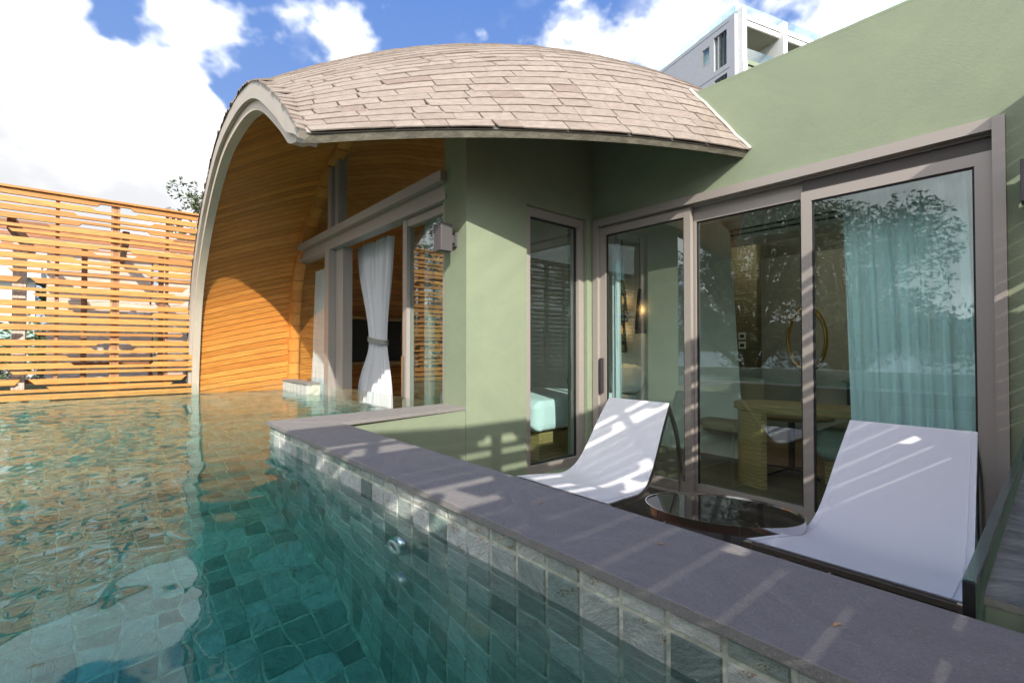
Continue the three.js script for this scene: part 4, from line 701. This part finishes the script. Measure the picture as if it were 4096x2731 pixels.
// ================================================================ WHAT STANDS BEYOND THE FAR SCREEN
{
  const w = thing('board_wall', 'weathered pale board wall behind the far timber screen', 'wall');
  for (let r = 0, y = 0.75; y < 2.72; y += 0.152, r++) for (const [a, b] of [[-1.7, -0.6 + rr(-0.1, 0.1)], [-0.58 + rr(-0.02, 0.02), 0.62]]) part('board', box(-9.63, -9.60, y, y + 0.146, Math.min(a, b - 0.1), b, 'z', rr(0, 9)), paleBoards[Math.floor(rnd() * 4)], w);
  for (const z of [-1.65, -0.59, 0.56]) part('stud', box(-9.70, -9.632, -0.3, 2.8, z - 0.03, z + 0.03, 'y'), fencePost[1], w);
  part('plinth', box(-9.72, -9.58, -0.4, 0.748, -1.7, 2.6), M.green, w);
  const p = thing('pergola', 'pergola with a pale post and dark roof battens behind the far timber screen', 'pergola');
  part('post', box(-8.66, -8.54, -0.3, 2.60, 0.74, 0.86, 'y'), paleBoards[1], p); part('post', box(-8.66, -8.54, -0.3, 2.60, -1.2, -1.09, 'y'), fencePost[0], p); part('post', box(-8.50, -8.44, -0.3, 2.60, 0.16, 0.22, 'y'), fencePost[2], p); part('post', box(-8.50, -8.44, -0.3, 2.60, -0.66, -0.60, 'y'), fencePost[2], p);
  part('beam', box(-9.9, -7.75, 2.60, 2.74, 0.76, 0.83, 'x'), fencePost[2], p); part('beam', box(-9.9, -7.75, 2.60, 2.74, -1.18, -1.11, 'x'), fencePost[2], p); part('beam', box(-9.9, -7.75, 2.60, 2.74, -0.25, -0.18, 'x'), fencePost[2], p);
  for (let x = -9.85; x < -7.75; x += 0.42) part('batten', box(x, x + 0.045, 2.742, 2.79, -1.25, 1.1, 'z', rr(0, 9)), fencePost[Math.floor(rnd() * 3)], p);
  part('rail', box(-8.62, -8.58, 1.02, 1.07, -1.1, 0.75, 'z'), fencePost[1], p); part('rail', box(-8.62, -8.58, 0.80, 0.86, -1.1, 2.5, 'z'), fencePost[1], p);
  thingMesh('garden_wall', box(-8.25, -8.12, -0.4, 0.735, -1.3, 3.0), M.green, 'low sage green wall at the foot of the far timber screen', 'wall');
  const house = thing('neighbour_house', 'pale house wall with a wide window glimpsed behind the pergola post', 'building');
  part('wall', box(-13.2, -13.0, -1.5, 2.6, 1.0, 7), M.white, house); part('window', box(-13.0, -12.97, 0.9, 1.75, 1.0, 2.2), M.glassTint, house); part('roof_slab', box(-14.2, -12.7, 2.6, 2.8, 0.9, 7), M.white, house);
}
// ================================================================ TREES AND HEDGES
seed = 4242;
const leafMats = [[0.05, 0.085, 0.022], [0.075, 0.11, 0.03], [0.035, 0.065, 0.02], [0.10, 0.12, 0.035]].map((c) => phy({ color: rgb(...c), roughness: 0.7, transmission: 0.25, thickness: 0 }));
const bark = std({ color: rgb(0.10, 0.08, 0.062), map: concreteCol, roughness: 0.95 });
function leaves(centers, per, size, spread) {
  const pos = [], nor = [];
  for (const [cx, cy, cz, r] of centers) for (let i = 0; i < per; i++) {
    const d = new THREE.Vector3(rr(-1, 1), rr(-1, 1), rr(-1, 1)).normalize().multiplyScalar(r * Math.cbrt(rnd()) * spread), c = new THREE.Vector3(cx + d.x, cy + d.y * 0.75, cz + d.z);
    const u = new THREE.Vector3(rr(-1, 1), rr(-0.7, 0.5), rr(-1, 1)).normalize(), v = new THREE.Vector3().crossVectors(u, new THREE.Vector3(rr(-1, 1), rr(0, 1.5), rr(-1, 1))).normalize(), L = size * rr(0.6, 1.3), w = L * 0.36;
    const a = c.clone().addScaledVector(u, -L / 2), b = c.clone().addScaledVector(v, w / 2), e = c.clone().addScaledVector(u, L / 2), f = c.clone().addScaledVector(v, -w / 2);
    pos.push(...a.toArray(), ...b.toArray(), ...e.toArray(), ...a.toArray(), ...e.toArray(), ...f.toArray());
  }
  const g = new THREE.BufferGeometry(); g.setAttribute('position', new THREE.Float32BufferAttribute(pos, 3)); g.computeVertexNormals(); return g;
}
function tree(name, label, [bx, by, bz], H, R, nClump, per, leaf, lean = 0, grp) {
  const t = thing(name, label, 'tree', grp), trunk = [], clumps = [], fork = 0.34 * H;
  trunk.push(tube([[bx, by - 0.3, bz], [bx + 0.1 * lean, by + fork * 0.5, bz + 0.08], [bx + 0.3 * lean, by + fork, bz]], H * 0.022, 14, 8));
  for (let i = 0; i < nClump; i++) {
    const a = rr(0, TAU), e = rr(0.0, 1), rad = R * Math.sqrt(rnd()) * (1 - 0.45 * e * e), y = by + H * mix(0.42, 0.97, e), c = [bx + 0.3 * lean + rad * Math.cos(a), y, bz + rad * Math.sin(a), R * rr(0.17, 0.32)];
    clumps.push(c);
    if (i % 4 === 0) trunk.push(tube([[bx + 0.3 * lean, by + fork * rr(0.85, 1), bz], [mix(bx + 0.3 * lean, c[0], 0.45) + rr(-0.2, 0.2), mix(by + fork, y, 0.55), mix(bz, c[2], 0.45)], [c[0], y, c[2]]], H * rr(0.006, 0.011), 10, 5));
  }
  part('trunk', merge(trunk), bark, t);
  const per4 = Math.ceil(clumps.length / 4);
  const crown = group('crown', t);
  for (let k = 0; k < 4; k++) { const l = part('foliage', leaves(clumps.slice(k * per4, (k + 1) * per4), per, leaf, 1.15), leafMats[k], crown); l.userData.kind = 'stuff'; }
  return t;
}
tree('shade_tree', 'spreading leafy tree whose reflection fills the middle sliding door', [-7.2, -2.6, 10.4], 9.8, 3.0, 90, 230, 0.19, -1, 'trees between the pool and the sea');
tree('shade_tree', 'broad leafy tree reflected at the edge of the sheer curtain', [-5.4, -3, 12.6], 9.0, 3.6, 100, 230, 0.19, 1, 'trees between the pool and the sea');
tree('shade_tree', 'dense dark tree reflected in the pavilion sliding panel', [-12.8, -1.6, 4.6], 7.5, 2.3, 60, 170, 0.16, 0, 'trees between the pool and the sea');
tree('shade_tree', 'tall tree reflected beneath the eave in the first sliding panel', [-12.0, -2.2, 9.5], 8.4, 2.6, 55, 170, 0.17, 0, 'trees between the pool and the sea');
tree('garden_tree', 'leafy treetop showing above the far timber screen beside the vault', [-16.3, -1.6, -2.1], 7.5, 1.2, 46, 110, 0.13, 0);
tree('garden_tree', 'green tree seen through the slats behind the pale pergola post', [-14.0, -1.6, 0.2], 4.4, 1.9, 40, 150, 0.15, 0);
{
  const c = []; for (let i = 0; i < 46; i++) c.push([-11.6 + rr(-0.4, 0.4), rr(-0.4, 2.0), rr(0.55, 3.4), 0.42]);
  const h = thing('hedge', 'clipped green hedge behind the pergola post', 'hedge'); const l = part('foliage', leaves(c, 160, 0.11, 1), leafMats[1], h); l.userData.kind = 'stuff'; part('stem', merge([0.8, 1.5, 2.2, 3.0].map((z) => cyl(-11.6, -1.5, 1.0, z, 0.04, 0.03, 6))), bark, h);
  for (let k = 0; k < 7; k++) { const x = -12.6 + k * 1.7 + rr(-0.4, 0.4), z = 8.6 + rr(-1, 1), s = thing('shrub', 'rounded low shrub in the row between the pool and the sea', 'shrub', 'shrubs between the pool and the sea'), cc = []; for (let i = 0; i < 14; i++) cc.push([x + rr(-0.6, 0.6), -1.3 + rr(0, 1.5), z + rr(-0.4, 0.4), 0.45]); const f = part('foliage', leaves(cc, 90, 0.16, 1), leafMats[(k % 3) + 1], s); f.userData.kind = 'stuff'; part('stem', cyl(x, -1.55, -0.6, z, 0.05, 0.03, 6), bark, s); }
}
// ================================================================ HOTEL BLOCK UPHILL
{
  const b = thing('hotel_block', 'grey and white hotel block with glass roof balustrade above the green parapet', 'building');
  b.position.set(-13.42, 0, -30.36); b.rotation.y = 1.2706;
  // local: +x along the balcony front, -z into the depth
  part('side_wall', merge([box(0, 0.3, 22.06, 22.7, -9, 0), box(0, 0.3, 19.78, 22.06, -0.62, 0), box(0, 0.3, 19.78, 22.06, -2.03, -1.68), box(0, 0.3, 21.80, 22.06, -2.70, -2.03), box(0, 0.3, 19.78, 20.57, -2.70, -2.03), box(0, 0.3, 19.78, 22.06, -9, -2.70), box(0, 0.3, 19.18, 19.78, -9, 0), box(0, 0.3, -1.5, 19.18, -0.6, 0), box(0, 0.3, -1.5, 19.18, -9, -1.66), box(0, 0.3, -1.5, 17.2, -1.66, -0.6)]), M.greyWall, b);
  part('groove', merge([box(-0.012, 0, 22.42, 22.44, -9, -0.4), box(-0.012, 0, 19.42, 19.44, -9, -0.4)]), M.aluDark, b);
  const win = (n, z0, z1, y0, y1, d) => { const w = group('window', b); part('frame', merge([box(d - 0.02, d + 0.05, y0, y0 + 0.06, z0, z1), box(d - 0.02, d + 0.05, y1 - 0.06, y1, z0, z1), box(d - 0.02, d + 0.05, y0 + 0.06, y1 - 0.06, z0, z0 + 0.05), box(d - 0.02, d + 0.05, y0 + 0.06, y1 - 0.06, z1 - 0.05, z1)]), M.alu, w); part('pane', box(d + 0.01, d + 0.02, y0 + 0.06, y1 - 0.06, z0 + 0.05, z1 - 0.05), M.glassTint, w); part('room', box(d + 0.3, d + 0.32, y0, y1, z0 - .2, z1 + .2), M.aluDark, w); return w; };
  win('w', -2.70, -2.03, 20.57, 21.80, 0.02);
  const w2 = win('w', -1.68, -0.62, 19.78, 22.06, 0.2); for (const z of [-1.12, -0.86]) part('louvre', box(0.06, 0.12, 19.8, 22.04, z - 0.07, z + 0.07), M.black, w2); part('mullion', box(0.10, 0.22, 19.8, 22.04, -1.42, -1.36), M.white, w2);
  const w3 = win('w', -1.66, -0.6, 17.2, 19.18, 0.2); for (const z of [-1.12, -0.86]) part('louvre', box(0.06, 0.12, 17.3, 19.1, z - 0.07, z + 0.07), M.black, w3);
  for (const [i, x] of [0.30, 4.1, 7.95, 11.8].entries()) part('fin_wall', merge([box(x, x + 0.38, 19.45, 23.0 + 0.1 * (i > 0), -3.4, 0.35), box(x, x + 0.38, -1.5, 19.45, -3.4, 0.15 + 0.25 * (i === 0))]), M.white, b);
  for (let k = 0; k < 3; k++) {
    const x0 = [0.68, 4.48, 8.33][k], x1 = [4.1, 7.95, 11.8][k], q = k * 0.0;
    part('roof_slab', merge([box(x0, x1, 22.50 + q, 22.82 + q, -3.4, 0.12), box(x0, x1, 22.14 + q, 22.46 + q, -3.3, 0.06)]), M.white, b);
    part('soffit', box(x0, x1, 22.10, 22.138, -3.3, 0.02), M.beige, b);
    part('balcony_slab', merge([box(x0, x1, 19.66, 19.94, -3.4, 0.05), box(x0, x1, 19.30, 19.60, -3.4, -0.05)]), M.green, b);
    part('rear_wall', box(x0, x1, 19.94, 22.1, -3.4, -3.2), M.greyWall, b);
    part('door', box(x0 + 1.6, x0 + 2.4, 19.95, 21.7, -3.19, -3.15), M.aluDark, b);
    part('balcony_glass', box(x0, x1, 19.95, 20.75, -0.06, -0.04), M.glass, b);
    part('lower_wall', box(x0, x1, -1.5, 19.3, -3.4, -1.2), M.green, b);
  }
  for (let z = 0; z > -8.9; z -= 1.15) part('balustrade_pane', box(0.1, 0.12, 22.7, 23.28, z - 1.12, z), M.glass, b);
  for (let x = 0.1; x < 12; x += 1.15) part('balustrade_pane', box(x, x + 1.12, 22.82, 23.5, -0.02, 0.0), M.glass, b);
  part('roof', box(0.3, 12.1, 22.3, 22.49, -9, -3.4), M.concrete, b);
  const u = thing('upper_terrace', 'pale block wall of an upper terrace behind a clear glass balustrade', 'building');
  part('base', box(-3.6, 6, -1.5, 8.55, -17, -13.9), M.green, u);
  for (let x = -3.62; x < 4; x += 1.3) part('balustrade_pane', box(x, x + 1.28, 8.55, 9.62, -13.98, -13.96), M.glass, u);
  for (let r = 0; r < 5; r++) for (let c = 0; c < 8; c++) { const x = -3.28 + c * 0.72 + (r % 2 ? -0.36 : 0); if (x + 0.71 > -3.28) part('block', box(Math.max(x, -3.28), x + 0.71, 8.56 + r * 0.24, 8.79 + r * 0.24, -14.8, -14.36 + rr(0, 0.015)), [M.white, M.flash][Math.floor(rnd() * 1.3)], u); }
}
renderer.render(scene, camera);
